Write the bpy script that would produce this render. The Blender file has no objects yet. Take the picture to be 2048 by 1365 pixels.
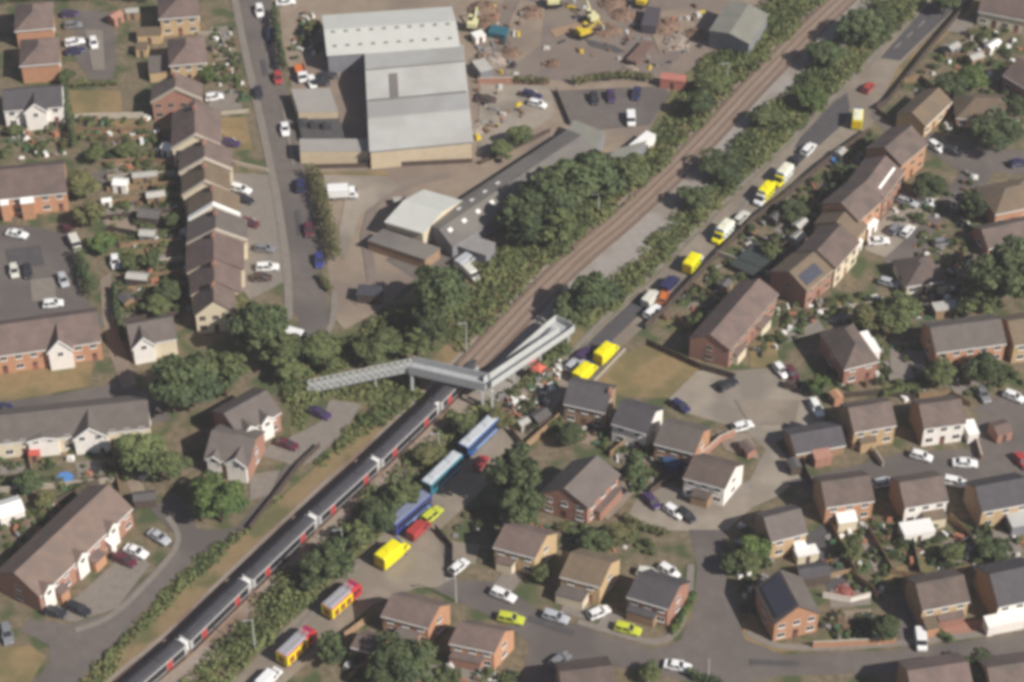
import bpy, math, random
import numpy as np
from mathutils import Vector
random.seed(7)
R = math.radians
sc = bpy.context.scene
COL = sc.collection

# ------------------------------------------------------------------ camera, light, exposure
DEP = R(42.0); DIST = 455.0; LENS = 80.0
CAMP = Vector((0, -DIST*math.cos(DEP), DIST*math.sin(DEP)))
cam = bpy.data.cameras.new("camera"); co = bpy.data.objects.new("camera", cam); COL.objects.link(co)
cam.lens = LENS; cam.sensor_width = 36.0; cam.clip_start = 1.0; cam.clip_end = 6000.0
co.location = CAMP; co.rotation_euler = (R(90)-DEP, 0, 0)
sc.camera = co
SUN_EL = R(40); SUN_DIR = Vector((0.84, -0.54, 0)).normalized()*math.cos(SUN_EL); SUN_DIR.z = math.sin(SUN_EL)
w = bpy.data.worlds.new("World"); sc.world = w; w.use_nodes = True
nt = w.node_tree; bg = nt.nodes["Background"]
sky = nt.nodes.new("ShaderNodeTexSky"); sky.sky_type = 'NISHITA'; sky.sun_disc = False
sky.sun_elevation = SUN_EL; sky.sun_rotation = math.atan2(SUN_DIR.x, SUN_DIR.y)
nt.links.new(sky.outputs[0], bg.inputs[0]); bg.inputs[1].default_value = 0.05
sun = bpy.data.lights.new("sun", 'SUN'); so = bpy.data.objects.new("sun", sun); COL.objects.link(so)
sun.energy = 4.6; sun.angle = R(0.5); sun.color = (1.0, 0.955, 0.89)
so.rotation_euler = SUN_DIR.to_track_quat('Z', 'Y').to_euler()
sc.view_settings.view_transform = 'Standard'; sc.view_settings.look = 'None'
sc.view_settings.exposure = 0.34; sc.view_settings.gamma = 1.0
sc.cycles.filter_width = 4.0

# ------------------------------------------------------------------ helpers
CR = Vector((1, 0, 0)); CF = Vector((0, math.cos(DEP), -math.sin(DEP))); CU = CR.cross(CF)
TX = 18.0/LENS
def W(px, py, z=0.0):
    a = (px-1024.0)/1024.0*TX; b = -(py-682.5)/1024.0*TX
    d = CF + CR*a + CU*b
    t = (z-CAMP.z)/d.z
    p = CAMP + d*t
    return Vector((p.x, p.y, z))
def Wd(px, py, dx, dy):
    v = W(px+dx*.5, py+dy*.5)-W(px-dx*.5, py-dy*.5)
    return math.atan2(v.y, v.x)

def lin(c):
    return tuple(((x/255.0)/12.92 if x/255.0 <= .04045 else ((x/255.0+.055)/1.055)**2.4) for x in c)

MATS = {}
def mat(name, c1, c2=None, scale=1.0, rough=.85, detail=4.0, rnd=0.0, c3=None, scale2=.15, metal=0.0, mid=.5, spec=.3):
    if name in MATS: return MATS[name]
    m = bpy.data.materials.new(name); m.use_nodes = True; MATS[name] = m
    n = m.node_tree.nodes; l = m.node_tree.links; b = n["Principled BSDF"]
    b.inputs["Roughness"].default_value = rough; b.inputs["Metallic"].default_value = metal
    b.inputs["Specular IOR Level"].default_value = spec
    if c2 is None:
        b.inputs["Base Color"].default_value = (*c1, 1); 
        if not rnd: return m
        rgb = n.new("ShaderNodeRGB"); rgb.outputs[0].default_value = (*c1, 1); out = rgb.outputs[0]
    else:
        tc = n.new("ShaderNodeTexCoord")
        nz = n.new("ShaderNodeTexNoise"); nz.inputs["Scale"].default_value = scale; nz.inputs["Detail"].default_value = detail
        nz.inputs["Roughness"].default_value = .65
        l.new(tc.outputs["Object"], nz.inputs["Vector"])
        rp = n.new("ShaderNodeValToRGB"); rp.color_ramp.elements[0].position = mid-.16; rp.color_ramp.elements[1].position = mid+.16
        rp.color_ramp.elements[0].color = (*c1, 1); rp.color_ramp.elements[1].color = (*c2, 1)
        l.new(nz.outputs["Fac"], rp.inputs["Fac"]); out = rp.outputs["Color"]
        if c3 is not None:
            n2 = n.new("ShaderNodeTexNoise"); n2.inputs["Scale"].default_value = scale2; n2.inputs["Detail"].default_value = 3
            l.new(tc.outputs["Object"], n2.inputs["Vector"])
            r2 = n.new("ShaderNodeValToRGB"); r2.color_ramp.elements[0].position = .48; r2.color_ramp.elements[1].position = .60
            l.new(n2.outputs["Fac"], r2.inputs["Fac"])
            mx = n.new("ShaderNodeMix"); mx.data_type = 'RGBA'
            l.new(r2.outputs["Color"], mx.inputs["Factor"]); l.new(out, mx.inputs["A"]); mx.inputs["B"].default_value = (*c3, 1)
            out = mx.outputs["Result"]
    if rnd:
        oi = n.new("ShaderNodeObjectInfo"); mr = n.new("ShaderNodeMapRange")
        mr.inputs["To Min"].default_value = 1-rnd; mr.inputs["To Max"].default_value = 1+rnd
        l.new(oi.outputs["Random"], mr.inputs["Value"])
        hs = n.new("ShaderNodeHueSaturation"); l.new(mr.outputs["Result"], hs.inputs["Value"]); l.new(out, hs.inputs["Color"]); out = hs.outputs["Color"]
    l.new(out, b.inputs["Base Color"])
    return m

class MB:
    def __init__(s): s.v = []; s.f = []; s.m = []
    def face(s, pts, m=0):
        i = len(s.v); s.v += [tuple(p) for p in pts]; s.f.append(tuple(range(i, i+len(pts)))); s.m.append(m)
    def hexa(s, b, t, m=0):            # b, t: rings of points, bottom (ccw seen from above) and top
        n = len(b); i = len(s.v); s.v += [tuple(p) for p in b]+[tuple(p) for p in t]
        s.f.append(tuple(i+k for k in range(n-1, -1, -1))); s.m.append(m)
        s.f.append(tuple(i+n+k for k in range(n))); s.m.append(m)
        for k in range(n):
            q = (k+1) % n; s.f.append((i+k, i+q, i+n+q, i+n+k)); s.m.append(m)
    def box(s, x0, x1, y0, y1, z0, z1, m=0):
        s.hexa([(x0, y0, z0), (x1, y0, z0), (x1, y1, z0), (x0, y1, z0)], [(x0, y0, z1), (x1, y0, z1), (x1, y1, z1), (x0, y1, z1)], m)
    def bar(s, p, q, w_, h, m=0, up=0):   # box beam p->q, w_ across, h high (z from p.z to p.z+h)
        p = Vector(p); q = Vector(q); d = (q-p); d.z = 0
        sd = Vector((-d.y, d.x, 0)); sd = sd.normalized()*w_*.5 if sd.length > 1e-6 else Vector((w_*.5, 0, 0))
        H = Vector((0, 0, h))
        s.hexa([p-sd, q-sd, q+sd, p+sd], [p-sd+H, q-sd+H, q+sd+H, p+sd+H], m)
    def cyl(s, p, q, r0, r1=None, n=8, m=0):
        p = Vector(p); q = Vector(q); r1 = r0 if r1 is None else r1
        d = (q-p).normalized(); a = d.orthogonal().normalized(); b = d.cross(a)
        s.hexa([p+(a*math.cos(k*2*math.pi/n)+b*math.sin(k*2*math.pi/n))*r0 for k in range(n)],
               [q+(a*math.cos(k*2*math.pi/n)+b*math.sin(k*2*math.pi/n))*r1 for k in range(n)], m)
    def loft(s, rings, m=0):
        n = len(rings[0]); i = len(s.v)
        for r in rings: s.v += [tuple(p) for p in r]
        for j in range(len(rings)-1):
            for k in range(n):
                q = (k+1) % n; s.f.append((i+j*n+k, i+j*n+q, i+(j+1)*n+q, i+(j+1)*n+k)); s.m.append(m)
        s.f.append(tuple(i+k for k in range(n-1, -1, -1))); s.m.append(m)
        e = i+(len(rings)-1)*n; s.f.append(tuple(e+k for k in range(n))); s.m.append(m)
    def mesh(s, name, mats):
        me = bpy.data.meshes.new(name); me.from_pydata(s.v, [], s.f)
        for m in mats: me.materials.append(m)
        if len(mats) > 1: me.polygons.foreach_set("material_index", s.m)
        me.update()
        import bmesh
        bm = bmesh.new(); bm.from_mesh(me); bmesh.ops.recalc_face_normals(bm, faces=bm.faces); bm.to_mesh(me); bm.free()
        return me
def link(name, me, parent=None, loc=(0, 0, 0), rz=0.0):
    o = bpy.data.objects.new(name, me); COL.objects.link(o); o.location = loc; o.rotation_euler = (0, 0, rz)
    if parent is not None: o.parent = parent
    return o
def tag(o, label, cat, group=None):
    o['label'] = label; o['category'] = cat
    if group: o['group'] = group
    return o
def thing(name, label, cat, loc, rz=0.0, group=None):
    return tag(link(name, None, None, loc, rz), label, cat, group)
def struct(o): o['kind'] = 'structure'; return o
def stuff(o): o['kind'] = 'stuff'; return o

def quads_mesh(name, P, m, smooth=False):   # P: (n,4,3) array of quads
    n = len(P); me = bpy.data.meshes.new(name)
    me.vertices.add(n*4); me.vertices.foreach_set("co", P.reshape(-1).astype(np.float32))
    me.loops.add(n*4); me.loops.foreach_set("vertex_index", np.arange(n*4, dtype=np.int32))
    me.polygons.add(n); me.polygons.foreach_set("loop_start", np.arange(0, n*4, 4, dtype=np.int32))
    me.polygons.foreach_set("loop_total", np.full(n, 4, dtype=np.int32))
    me.materials.append(m); me.update(calc_edges=True); me.validate()
    return me
RNG = np.random.default_rng(11)
def leaves(C, N, S):
    """quads centred at C (n,3), facing N (n,3), size S (n,)"""
    N = N/np.maximum(np.linalg.norm(N, axis=1, keepdims=True), 1e-6)
    t = RNG.normal(size=N.shape); a = np.cross(N, t); a /= np.maximum(np.linalg.norm(a, axis=1, keepdims=True), 1e-6)
    b = np.cross(N, a); S = S[:, None]
    return np.stack([C-a*S-b*S*.7, C+a*S-b*S*.7, C+a*S*.8+b*S*.7, C-a*S*.8+b*S*.7], axis=1)
def clump_leaves(cx, cy, cz, r, rz_, n, size):
    d = RNG.normal(size=(n, 3)); d[:, 2] = np.where(d[:, 2] < -.2, -d[:, 2], d[:, 2]); d /= np.linalg.norm(d, axis=1, keepdims=True)
    rr = RNG.uniform(.7, 1.08, size=(n, 1))
    C = d*rr*np.array([r, r, rz_]) + np.array([cx, cy, cz])
    N = d + RNG.normal(size=(n, 3))*.45
    return leaves(C, N, size*RNG.uniform(.6, 1.25, size=n))

# ------------------------------------------------------------------ materials
ASPH = mat('asphalt_old', (.128, .108, .096), (.158, .135, .119), .5, .9, 6, c3=(.110, .095, .085), scale2=.05)
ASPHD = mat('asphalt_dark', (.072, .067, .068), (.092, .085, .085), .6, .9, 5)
PAVE = mat('pavement_slabs', (.19, .165, .14), (.235, .205, .175), .8, .9, 5)
CONC = mat('concrete_road', (.225, .185, .145), (.275, .23, .18), .35, .9, 6, c3=(.20, .165, .13), scale2=.07)
YARD = mat('yard_gravel', (.235, .18, .135), (.29, .23, .17), .3, .95, 6, c3=(.20, .155, .125), scale2=.045)
YARDP = mat('yard_tarmac', (.165, .13, .112), (.20, .162, .138), .3, .95, 6, c3=(.21, .17, .135), scale2=.05)
LOTC = mat('parking_concrete', (.27, .228, .182), (.32, .275, .222), .3, .92, 6, c3=(.21, .18, .145), scale2=.06)
GARD = mat('garden_ground', (.105, .086, .050), (.22, .172, .112), .8, .95, 9, c3=(.070, .088, .036), scale2=.2)
DRY = mat('dry_grass', (.215, .15, .072), (.27, .195, .10), .6, .95, 6, c3=(.165, .135, .062), scale2=.12)
DRYT = mat('dry_bank', (.25, .175, .095), (.21, .155, .078), .4, .95, 6, c3=(.12, .115, .052), scale2=.13)
LAWN = mat('green_lawn', (.095, .105, .042), (.14, .135, .06), .7, .95, 6, c3=(.17, .14, .07), scale2=.14)
VERGE = mat('verge_ground', (.085, .100, .040), (.130, .130, .058), .5, .95, 7, c3=(.20, .155, .082), scale2=.12)
BALL = mat('ballast', (.25, .20, .165), (.30, .25, .205), 1.2, .95, 6, c3=(.205, .145, .108), scale2=.09)
BALLG = mat('ballast_grey', (.27, .24, .21), (.32, .29, .26), .8, .95, 6, c3=(.24, .205, .17), scale2=.1)
BALLR = mat('ballast_rust', (.255, .178, .130), (.30, .222, .168), 1.2, .95, 6)
SLEEP = mat('sleeper', (.23, .185, .15), (.27, .22, .18), 2, .9)
RAILM = mat('rail_steel', (.20, .13, .095), (.24, .165, .125), 2, .6, metal=.4)
BRICK = mat('brick_orange', (.44, .225, .130), (.50, .275, .165), 1.3, .9, 6, rnd=.10)
BRICKR = mat('brick_red', (.32, .165, .118), (.38, .205, .15), 1.3, .9, 6, rnd=.10)
BRICKT = mat('brick_tan', (.46, .32, .175), (.52, .375, .215), 1.3, .9, 6, rnd=.08)
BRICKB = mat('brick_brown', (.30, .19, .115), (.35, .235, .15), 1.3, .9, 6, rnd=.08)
RENDW = mat('render_white', (.78, .72, .66), (.83, .78, .72), .8, .8, 4)
RENDC = mat('render_cream', (.62, .53, .38), (.68, .59, .44), .8, .85, 4)
RBROWN = mat('roof_brown', (.120, .090, .076), (.162, .122, .104), .55, .9, 7, rnd=.14, c3=(.108, .088, .076), scale2=.25)
RRED = mat('roof_redbrown', (.138, .098, .083), (.180, .130, .112), .55, .9, 7, rnd=.12, c3=(.128, .098, .086), scale2=.25)
RLONG = mat('roof_faded_brown', (.178, .125, .100), (.215, .155, .128), .55, .9, 7, rnd=.05, c3=(.17, .13, .11), scale2=.25)
RTAN = mat('roof_tan', (.15, .108, .072), (.185, .138, .094), .55, .9, 7, rnd=.08, c3=(.142, .115, .08), scale2=.25)
RGREY = mat('roof_grey', (.120, .100, .089), (.150, .127, .112), .55, .9, 7, rnd=.10)
RSLATE = mat('roof_slate', (.070, .063, .067), (.092, .083, .088), .55, .75, 7, rnd=.10)
WH = mat('white_paint', (.80, .78, .74), None, rough=.6)
GLASS = mat('window_glass', (.03, .032, .036), None, rough=.15, spec=.5)
DOORM = mat('door_paint', (.20, .09, .07), None, rough=.5, rnd=.5)
METALR = mat('sheet_roof', (.405, .395, .37), (.455, .445, .42), .25, .55, 5, c3=(.385, .37, .345), scale2=.08)
METALL = mat('sheet_roof_pale', (.50, .50, .455), (.55, .545, .50), .25, .55, 5)
METALD = mat('sheet_roof_dark', (.14, .125, .115), (.175, .158, .145), .3, .8, 6, c3=(.19, .172, .15), scale2=.12)
METALG = mat('sheet_roof_green', (.20, .195, .165), (.25, .24, .20), .3, .8, 6)
CLADC = mat('cladding_cream', (.52, .42, .29), (.58, .48, .34), .5, .8, 4)
CLADG = mat('cladding_grey', (.20, .20, .215), (.24, .24, .255), .5, .7, 4)
STEELP = mat('bridge_grey', (.34, .345, .35), (.40, .405, .41), .8, .7, 4)
STEELL = mat('bridge_pale', (.46, .465, .44), (.52, .525, .50), .8, .7, 4)
DARK = mat('dark_rubber', (.02, .02, .021), None, rough=.8)
WOODF = mat('fence_wood', (.27, .175, .10), (.33, .225, .135), 1.5, .9, 5, rnd=.2)
WOODD = mat('fence_dark', (.075, .055, .045), (.10, .075, .06), 1.5, .9, 5, rnd=.2)
STONEP = mat('coping_pale', (.42, .36, .29), (.48, .42, .34), 1.0, .9, 5, rnd=.15)
SOLAR = mat('solar_cells', (.06, .062, .085), (.075, .078, .10), 2, .35)
BARK = mat('bark', (.09, .065, .045), (.12, .09, .06), 3, .95)
def leafm(name, a, b, c): return mat(name, a, b, .9, .8, 3, rnd=.16, c3=c, scale2=.35)
LF_D = leafm('leaf_dark', (.060, .084, .034), (.100, .122, .050), (.052, .074, .034))
LF_M = leafm('leaf_mid', (.095, .120, .044), (.142, .158, .060), (.078, .102, .040))
LF_L = leafm('leaf_light', (.085, .128, .036), (.125, .165, .050), (.07, .11, .036))
LF_O = leafm('leaf_olive', (.125, .125, .048), (.165, .155, .066), (.105, .11, .045))
LF_S = mat('leaf_scrub', (.118, .142, .050), (.172, .178, .072), .35, .85, 5, c3=(.088, .116, .042), scale2=.11)
LF_P = leafm('leaf_purple', (.10, .035, .05), (.14, .05, .065), (.08, .03, .04))
# ------------------------------------------------------------------ ground, roads, yards
ZC = [0]
def sheet(name, px, m, z, label=None):
    ZC[0] += 1; z += ZC[0]*.0011
    b = MB(); b.face([W(x, y, z) for x, y in px]); me = b.mesh(name, [m])
    if me.polygons[0].normal.z < 0: me.flip_normals()
    return struct(link(name, me))
def slab(name, px, m, z0, z1):
    b = MB(); p = [W(x, y, z0) for x, y in px]
    b.hexa(p, [Vector((q.x, q.y, z1)) for q in p]); return struct(link(name, b.mesh(name, [m])))
def smooth(pts, k=3):
    for _ in range(k):
        o = [pts[0]]
        for a, b in zip(pts[:-1], pts[1:]): o += [a*.75+b*.25, a*.25+b*.75]
        pts = o+[pts[-1]]
    return pts
def offset(pts, d):                    # to the left of travel for d > 0
    out = []
    for i, p in enumerate(pts):
        a = pts[max(i-1, 0)]; b = pts[min(i+1, len(pts)-1)]; t = (b-a); t.z = 0; t.normalize()
        out.append(p+Vector((-t.y, t.x, 0))*d)
    return out
def ribbon(b, pts, d0, d1, z0, z1, m=0):
    l = offset(pts, d1); r = offset(pts, d0)
    rings = [[Vector((r[i].x, r[i].y, z0)), Vector((l[i].x, l[i].y, z0)), Vector((l[i].x, l[i].y, z1)), Vector((r[i].x, r[i].y, z1))] for i in range(len(pts))]
    b.loft(rings, m)
def strip(name, px, wd, m, z1, z0=-.3):
    b = MB(); ribbon(b, smooth([W(x, y) for x, y in px], 2), -wd/2, wd/2, z0, z1); return struct(link(name, b.mesh(name, [m])))

b = MB(); b.face([(-1400, -900, 0), (1400, -900, 0), (1400, 1900, 0), (-1400, 1900, 0)])
struct(link('ground', b.mesh('ground', [GARD])))
# left residential road
sheet('road', [(474, -20), (497, 100), (527, 230), (553, 350), (571, 450), (585, 560), (586, 625), (600, 640), (592, 668), (604, 684), (640, 672), (660, 640), (652, 590), (644, 520), (630, 430), (613, 360), (600, 300), (584, 230), (566, 150), (553, 90), (541, -20)], ASPH, .02)
strip('pavement', [(466, -20), (489, 100), (519, 230), (545, 350), (563, 450), (577, 560), (577, 640)], 1.7, PAVE, .14)
strip('pavement', [(668, 585), (667, 640), (655, 668), (628, 690)], 1.2, PAVE, .14)
# industrial yards
sheet('yard', [(556, -20), (1560, -20), (1500, 30), (1425, 105), (1352, 160), (1335, 190), (1300, 260), (1230, 340), (1010, 420), (940, 520), (845, 545), (760, 620), (690, 660), (672, 640), (660, 560), (640, 430), (612, 320), (590, 200), (566, 100)], YARD, .015)
sheet('tarmac_yard', [(1010, -20), (1440, -20), (1405, 60), (1330, 150), (1190, 165), (1100, 160), (960, 165), (935, 120), (990, 80)], YARDP, .025)
sheet('car_park', [(1112, 182), (1330, 172), (1338, 190), (1300, 250), (1190, 262), (1140, 250)], ASPH, .03)
sheet('car_park', [(836, 480), (930, 500), (905, 545), (830, 560), (770, 520)], ASPH, .03)
sheet('yard_front', [(620, 345), (770, 342), (780, 352), (640, 358)], DRY, .03)
# emergency vehicles' road
sheet('road', [(1874, -20), (1752, 116), (1668, 200), (1580, 290), (1492, 372), (1402, 462), (1304, 560), (1196, 660), (1126, 735), (1066, 790), (1000, 838), (930, 905), (860, 975), (800, 1030), (735, 1100), (640, 1190), (550, 1275), (455, 1375), (560, 1375), (655, 1290), (745, 1210), (835, 1175), (900, 1175), (905, 1140), (880, 1060), (960, 985), (1030, 900), (1085, 845), (1130, 790), (1180, 755), (1248, 690), (1295, 648), (1384, 560), (1500, 443), (1640, 330), (1737, 262), (1750, 240), (1755, 215), (1800, 130), (1950, -20)], CONC, .02)
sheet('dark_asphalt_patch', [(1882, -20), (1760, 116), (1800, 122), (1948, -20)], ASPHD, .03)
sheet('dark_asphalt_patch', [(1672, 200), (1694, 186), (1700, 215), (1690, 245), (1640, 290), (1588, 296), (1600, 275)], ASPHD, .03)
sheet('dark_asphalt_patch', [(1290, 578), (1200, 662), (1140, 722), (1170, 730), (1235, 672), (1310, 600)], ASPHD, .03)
strip('pavement', [(1868, -20), (1746, 116), (1662, 198), (1574, 288), (1486, 368), (1396, 458), (1298, 556), (1190, 656), (1120, 731)], 1.1, PAVE, .14)
sheet('verge', [(1950, -10), (1800, 130), (1758, 212), (1775, 205), (1850, 110), (1960, 10)], DRY, .03)
strip('pavement', [(1248, 700), (1215, 735), (1185, 764)], 1.2, PAVE, .14)
# lower right roads
sheet('cul_de_sac', [(868, 1178), (905, 1158), (1000, 1165), (1080, 1225), (1160, 1252), (1240, 1280), (1310, 1300), (1362, 1280), (1388, 1210), (1394, 1130), (1378, 1060), (1452, 1060), (1442, 1130), (1468, 1190), (1488, 1275), (1560, 1310), (1800, 1300), (2080, 1262), (2080, 1318), (1800, 1345), (1560, 1352), (1440, 1375), (1290, 1345), (1150, 1318), (1100, 1375), (1040, 1375), (1060, 1290), (1010, 1245), (940, 1215)], ASPH, .035)
strip('pavement', [(1155, 1244), (1240, 1270), (1310, 1289), (1352, 1270), (1376, 1208), (1382, 1130)], 1.3, PAVE, .15)
strip('pavement', [(1494, 1266), (1562, 1301), (1800, 1290), (2080, 1253)], 1.3, PAVE, .15)
sheet('parking_court', [(1335, 800), (1395, 742), (1470, 742), (1545, 735), (1580, 760), (1640, 805), (1650, 840), (1575, 872), (1550, 885), (1600, 955), (1560, 990), (1505, 1015), (1452, 1062), (1378, 1062), (1290, 1060), (1250, 1040), (1285, 975), (1340, 975), (1440, 990), (1500, 960), (1530, 900), (1490, 860), (1420, 840), (1350, 820)], LOTC, .03)
sheet('parking_court', [(1560, 965), (1700, 935), (1800, 905), (1935, 898), (1960, 830), (1940, 820), (1990, 795), (2080, 795), (2080, 960), (1900, 968), (1640, 985)], ASPH, .03)
sheet('side_street', [(1738, 232), (1752, 222), (1850, 262), (1950, 287), (2080, 308), (2080, 352), (1985, 345), (1968, 385), (1905, 425), (1872, 450), (1850, 505), (1828, 530), (1790, 548), (1765, 520), (1800, 488), (1850, 440), (1922, 345), (1850, 298), (1770, 262)], ASPH, .03)
sheet('driveway', [(1735, 470), (1800, 400), (1880, 395), (1850, 445), (1805, 485), (1770, 515), (1730, 500)], LOTC, .025)
# vacant lot and lawns
sheet('vacant_lot', [(1243, 708), (1292, 690), (1404, 735), (1335, 795), (1250, 795), (1180, 768)], DRY, .03)
sheet('dry_lawn', [(138, 182), (240, 182), (246, 224), (146, 230)], DRY, .02)
sheet('dry_lawn', [(190, 242), (288, 240), (284, 268), (192, 268)], DRY, .02)
sheet('dry_lawn', [(440, 236), (492, 234), (505, 300), (470, 300), (440, 262)], DRY, .02)
sheet('dry_lawn', [(-20, 745), (185, 725), (180, 772), (30, 800), (-20, 800)], DRY, .02)
sheet('dry_lawn', [(1420, 1220), (1480, 1290), (1560, 1320), (1520, 1240), (1470, 1200)], DRY, .02)
sheet('dry_lawn', [(1490, 1255), (1490, 1280), (1560, 1305), (1620, 1300), (1615, 1290), (1545, 1290)], DRY, .036)
sheet('green_lawn', [(1823, 1070), (1875, 1065), (1882, 1120), (1850, 1160), (1828, 1130)], LAWN, .02)
sheet('green_lawn', [(1765, 765), (1825, 762), (1810, 790), (1768, 795)], LAWN, .02)
sheet('green_lawn', [(1905, 140), (1980, 140), (1985, 175), (1920, 178)], LAWN, .02)
sheet('green_lawn', [(1372, 1160), (1395, 1190), (1378, 1245), (1350, 1268), (1335, 1240)], LAWN, .036)
sheet('dry_lawn', [(1655, 600), (1720, 600), (1705, 625), (1640, 628)], DRY, .02)
sheet('dry_lawn', [(1650, 1265), (1740, 1240), (1742, 1285), (1650, 1292)], LAWN, .02)
# left courts and street
sheet('car_court', [(148, 22), (222, 24), (232, 90), (226, 165), (186, 168), (150, 118)], ASPH, .02)
sheet('car_court', [(-20, 450), (60, 452), (135, 468), (152, 510), (150, 560), (172, 600), (212, 640), (195, 670), (-20, 640)], ASPH, .02)
sheet('side_street', [(-20, 806), (100, 792), (230, 768), (300, 786), (345, 840), (250, 860), (-20, 850)], ASPH, .02)
sheet('footpath', [(200, 560), (222, 545), (226, 640), (250, 700), (275, 770), (245, 778), (216, 700), (206, 640)], YARD, .022)
sheet('side_street', [(300, 1020), (350, 985), (395, 1060), (470, 1058), (520, 1000), (575, 925), (600, 930), (548, 1000), (492, 1060), (400, 1110), (335, 1170), (262, 1250), (195, 1320), (150, 1375), (60, 1375), (100, 1325), (98, 1290), (40, 1262), (60, 1238), (140, 1250), (215, 1228), (298, 1150), (350, 1095), (352, 1070)], ASPH, .02)
strip('pavement', [(150, 1262), (222, 1238), (303, 1158), (352, 1100), (358, 1068), (335, 1035)], 1.1, PAVE, .14)
sheet('dry_lawn', [(-20, 1300), (60, 1290), (92, 1315), (70, 1350), (40, 1380), (-20, 1380)], DRY, .025)
sheet('car_park', [(505, 905), (560, 885), (640, 845), (660, 800), (722, 808), (692, 862), (622, 925), (590, 932)], PAVE, .03)
sheet('front_court', [(170, 1180), (262, 1095), (300, 1130), (235, 1215), (150, 1245), (105, 1235)], PAVE, .022)
sheet('driveway', [(430, 345), (545, 350), (575, 560), (500, 600), (455, 540)], PAVE, .012)
sheet('driveway', [(1790, 1190), (1820, 1190), (1850, 1290), (1800, 1298)], ASPH, .02)
sheet('driveway', [(1600, 1080), (1660, 1040), (1700, 1180), (1660, 1190)], ASPHD, .012)
# ------------------------------------------------------------------ railway
TB = smooth([W(x, y) for x, y in [(-420, 2080), (120, 1535), (262, 1393), (373, 1306), (447, 1230), (581, 1101), (708, 979), (761, 936), (871, 829), (898, 801), (962, 737), (1032, 662), (1112, 578), (1182, 512), (1247, 460), (1352, 362), (1436, 275), (1504, 200), (1570, 130), (1632, 68), (1705, 0), (1800, -95), (1990, -290)]], 3)
b = MB(); ribbon(b, TB, -6.2, 6.0, -.2, .10); struct(link('trackbed', b.mesh('trackbed', [BALL])))
b = MB(); ribbon(b, TB, -1.5, 1.5, .05, .24); ribbon(b, TB, 1.9, 4.9, .05, .24); struct(link('ballast', b.mesh('ballast', [BALLR])))
b = MB()
def along(pts, step, start=0.0, end=1e9):
    s = 0.0; nxt = start
    for a, c in zip(pts[:-1], pts[1:]):
        L = (c-a).length
        while nxt < s+L and nxt < end:
            yield a+(c-a)*((nxt-s)/L), (c-a).normalized(), nxt
            nxt += step
        s += L
for trk in (0, 3.4):
    for p, t, s_ in along(TB, .9, 60, 420):
        n = Vector((-t.y, t.x, 0)); q = p+n*trk
        b.bar(Vector((*(q-n*1.25).xy, .2)), Vector((*(q+n*1.25).xy, .2)), .26, .12)
struct(link('railway_sleepers', b.mesh('railway_sleepers', [SLEEP])))
b = MB()
for d in (-.75, .75, 2.65, 4.15, -1.25, 4.65): ribbon(b, TB, d-.05, d+.05, .3, .44)
struct(link('railway_rails', b.mesh('railway_rails', [RAILM])))
b = MB(); ribbon(b, [p for p in TB if -300 < p.y < 300], 5.8, 9.6, -.1, .06); struct(link('cess_path', b.mesh('cess_path', [DRYT])))
b = MB(); ribbon(b, [p for p in TB if -14 < p.y < 260], -8.2, -1.3, -.1, .26); struct(link('siding_slab', b.mesh('siding_slab', [BALLG])))

# ------------------------------------------------------------------ train
TROOF = mat('train_roof', (.058, .056, .062), (.075, .073, .08), .6, .7, 4)
TBODY = mat('train_body', (.40, .39, .38), (.47, .46, .45), .5, .4, 3)
TDARK = mat('train_dark', (.022, .022, .026), None, rough=.3)
TRED = mat('train_red', (.40, .055, .055), None, rough=.45)
def arclen(pt):
    best = None; s = 0
    for a, c in zip(TB[:-1], TB[1:]):
        L = (c-a).length; t = max(0, min(1, (pt-a).dot(c-a)/(L*L))); d = (a+(c-a)*t-pt).length
        if best is None or d < best[0]: best = (d, s+t*L)
        s += L
    return best[1]
def atlen(q):
    for p, t, _ in along(TB, 1e9, q): return p, t
gap_s = [arclen(W(x, y, 3.6)) for x, y in [(880, 808), (758, 921), (637, 1037), (500, 1162), (373, 1284)]]
front = gap_s[0]+13.5
cuts = [front]+gap_s; cuts += [cuts[-1]-20.2, cuts[-1]-40.4]
tr = thing('passenger_train', 'long grey passenger train with red doors stopped under the footbridge', 'train', Vector((*atlen(gap_s[2])[0].xy, 0)))
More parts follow.
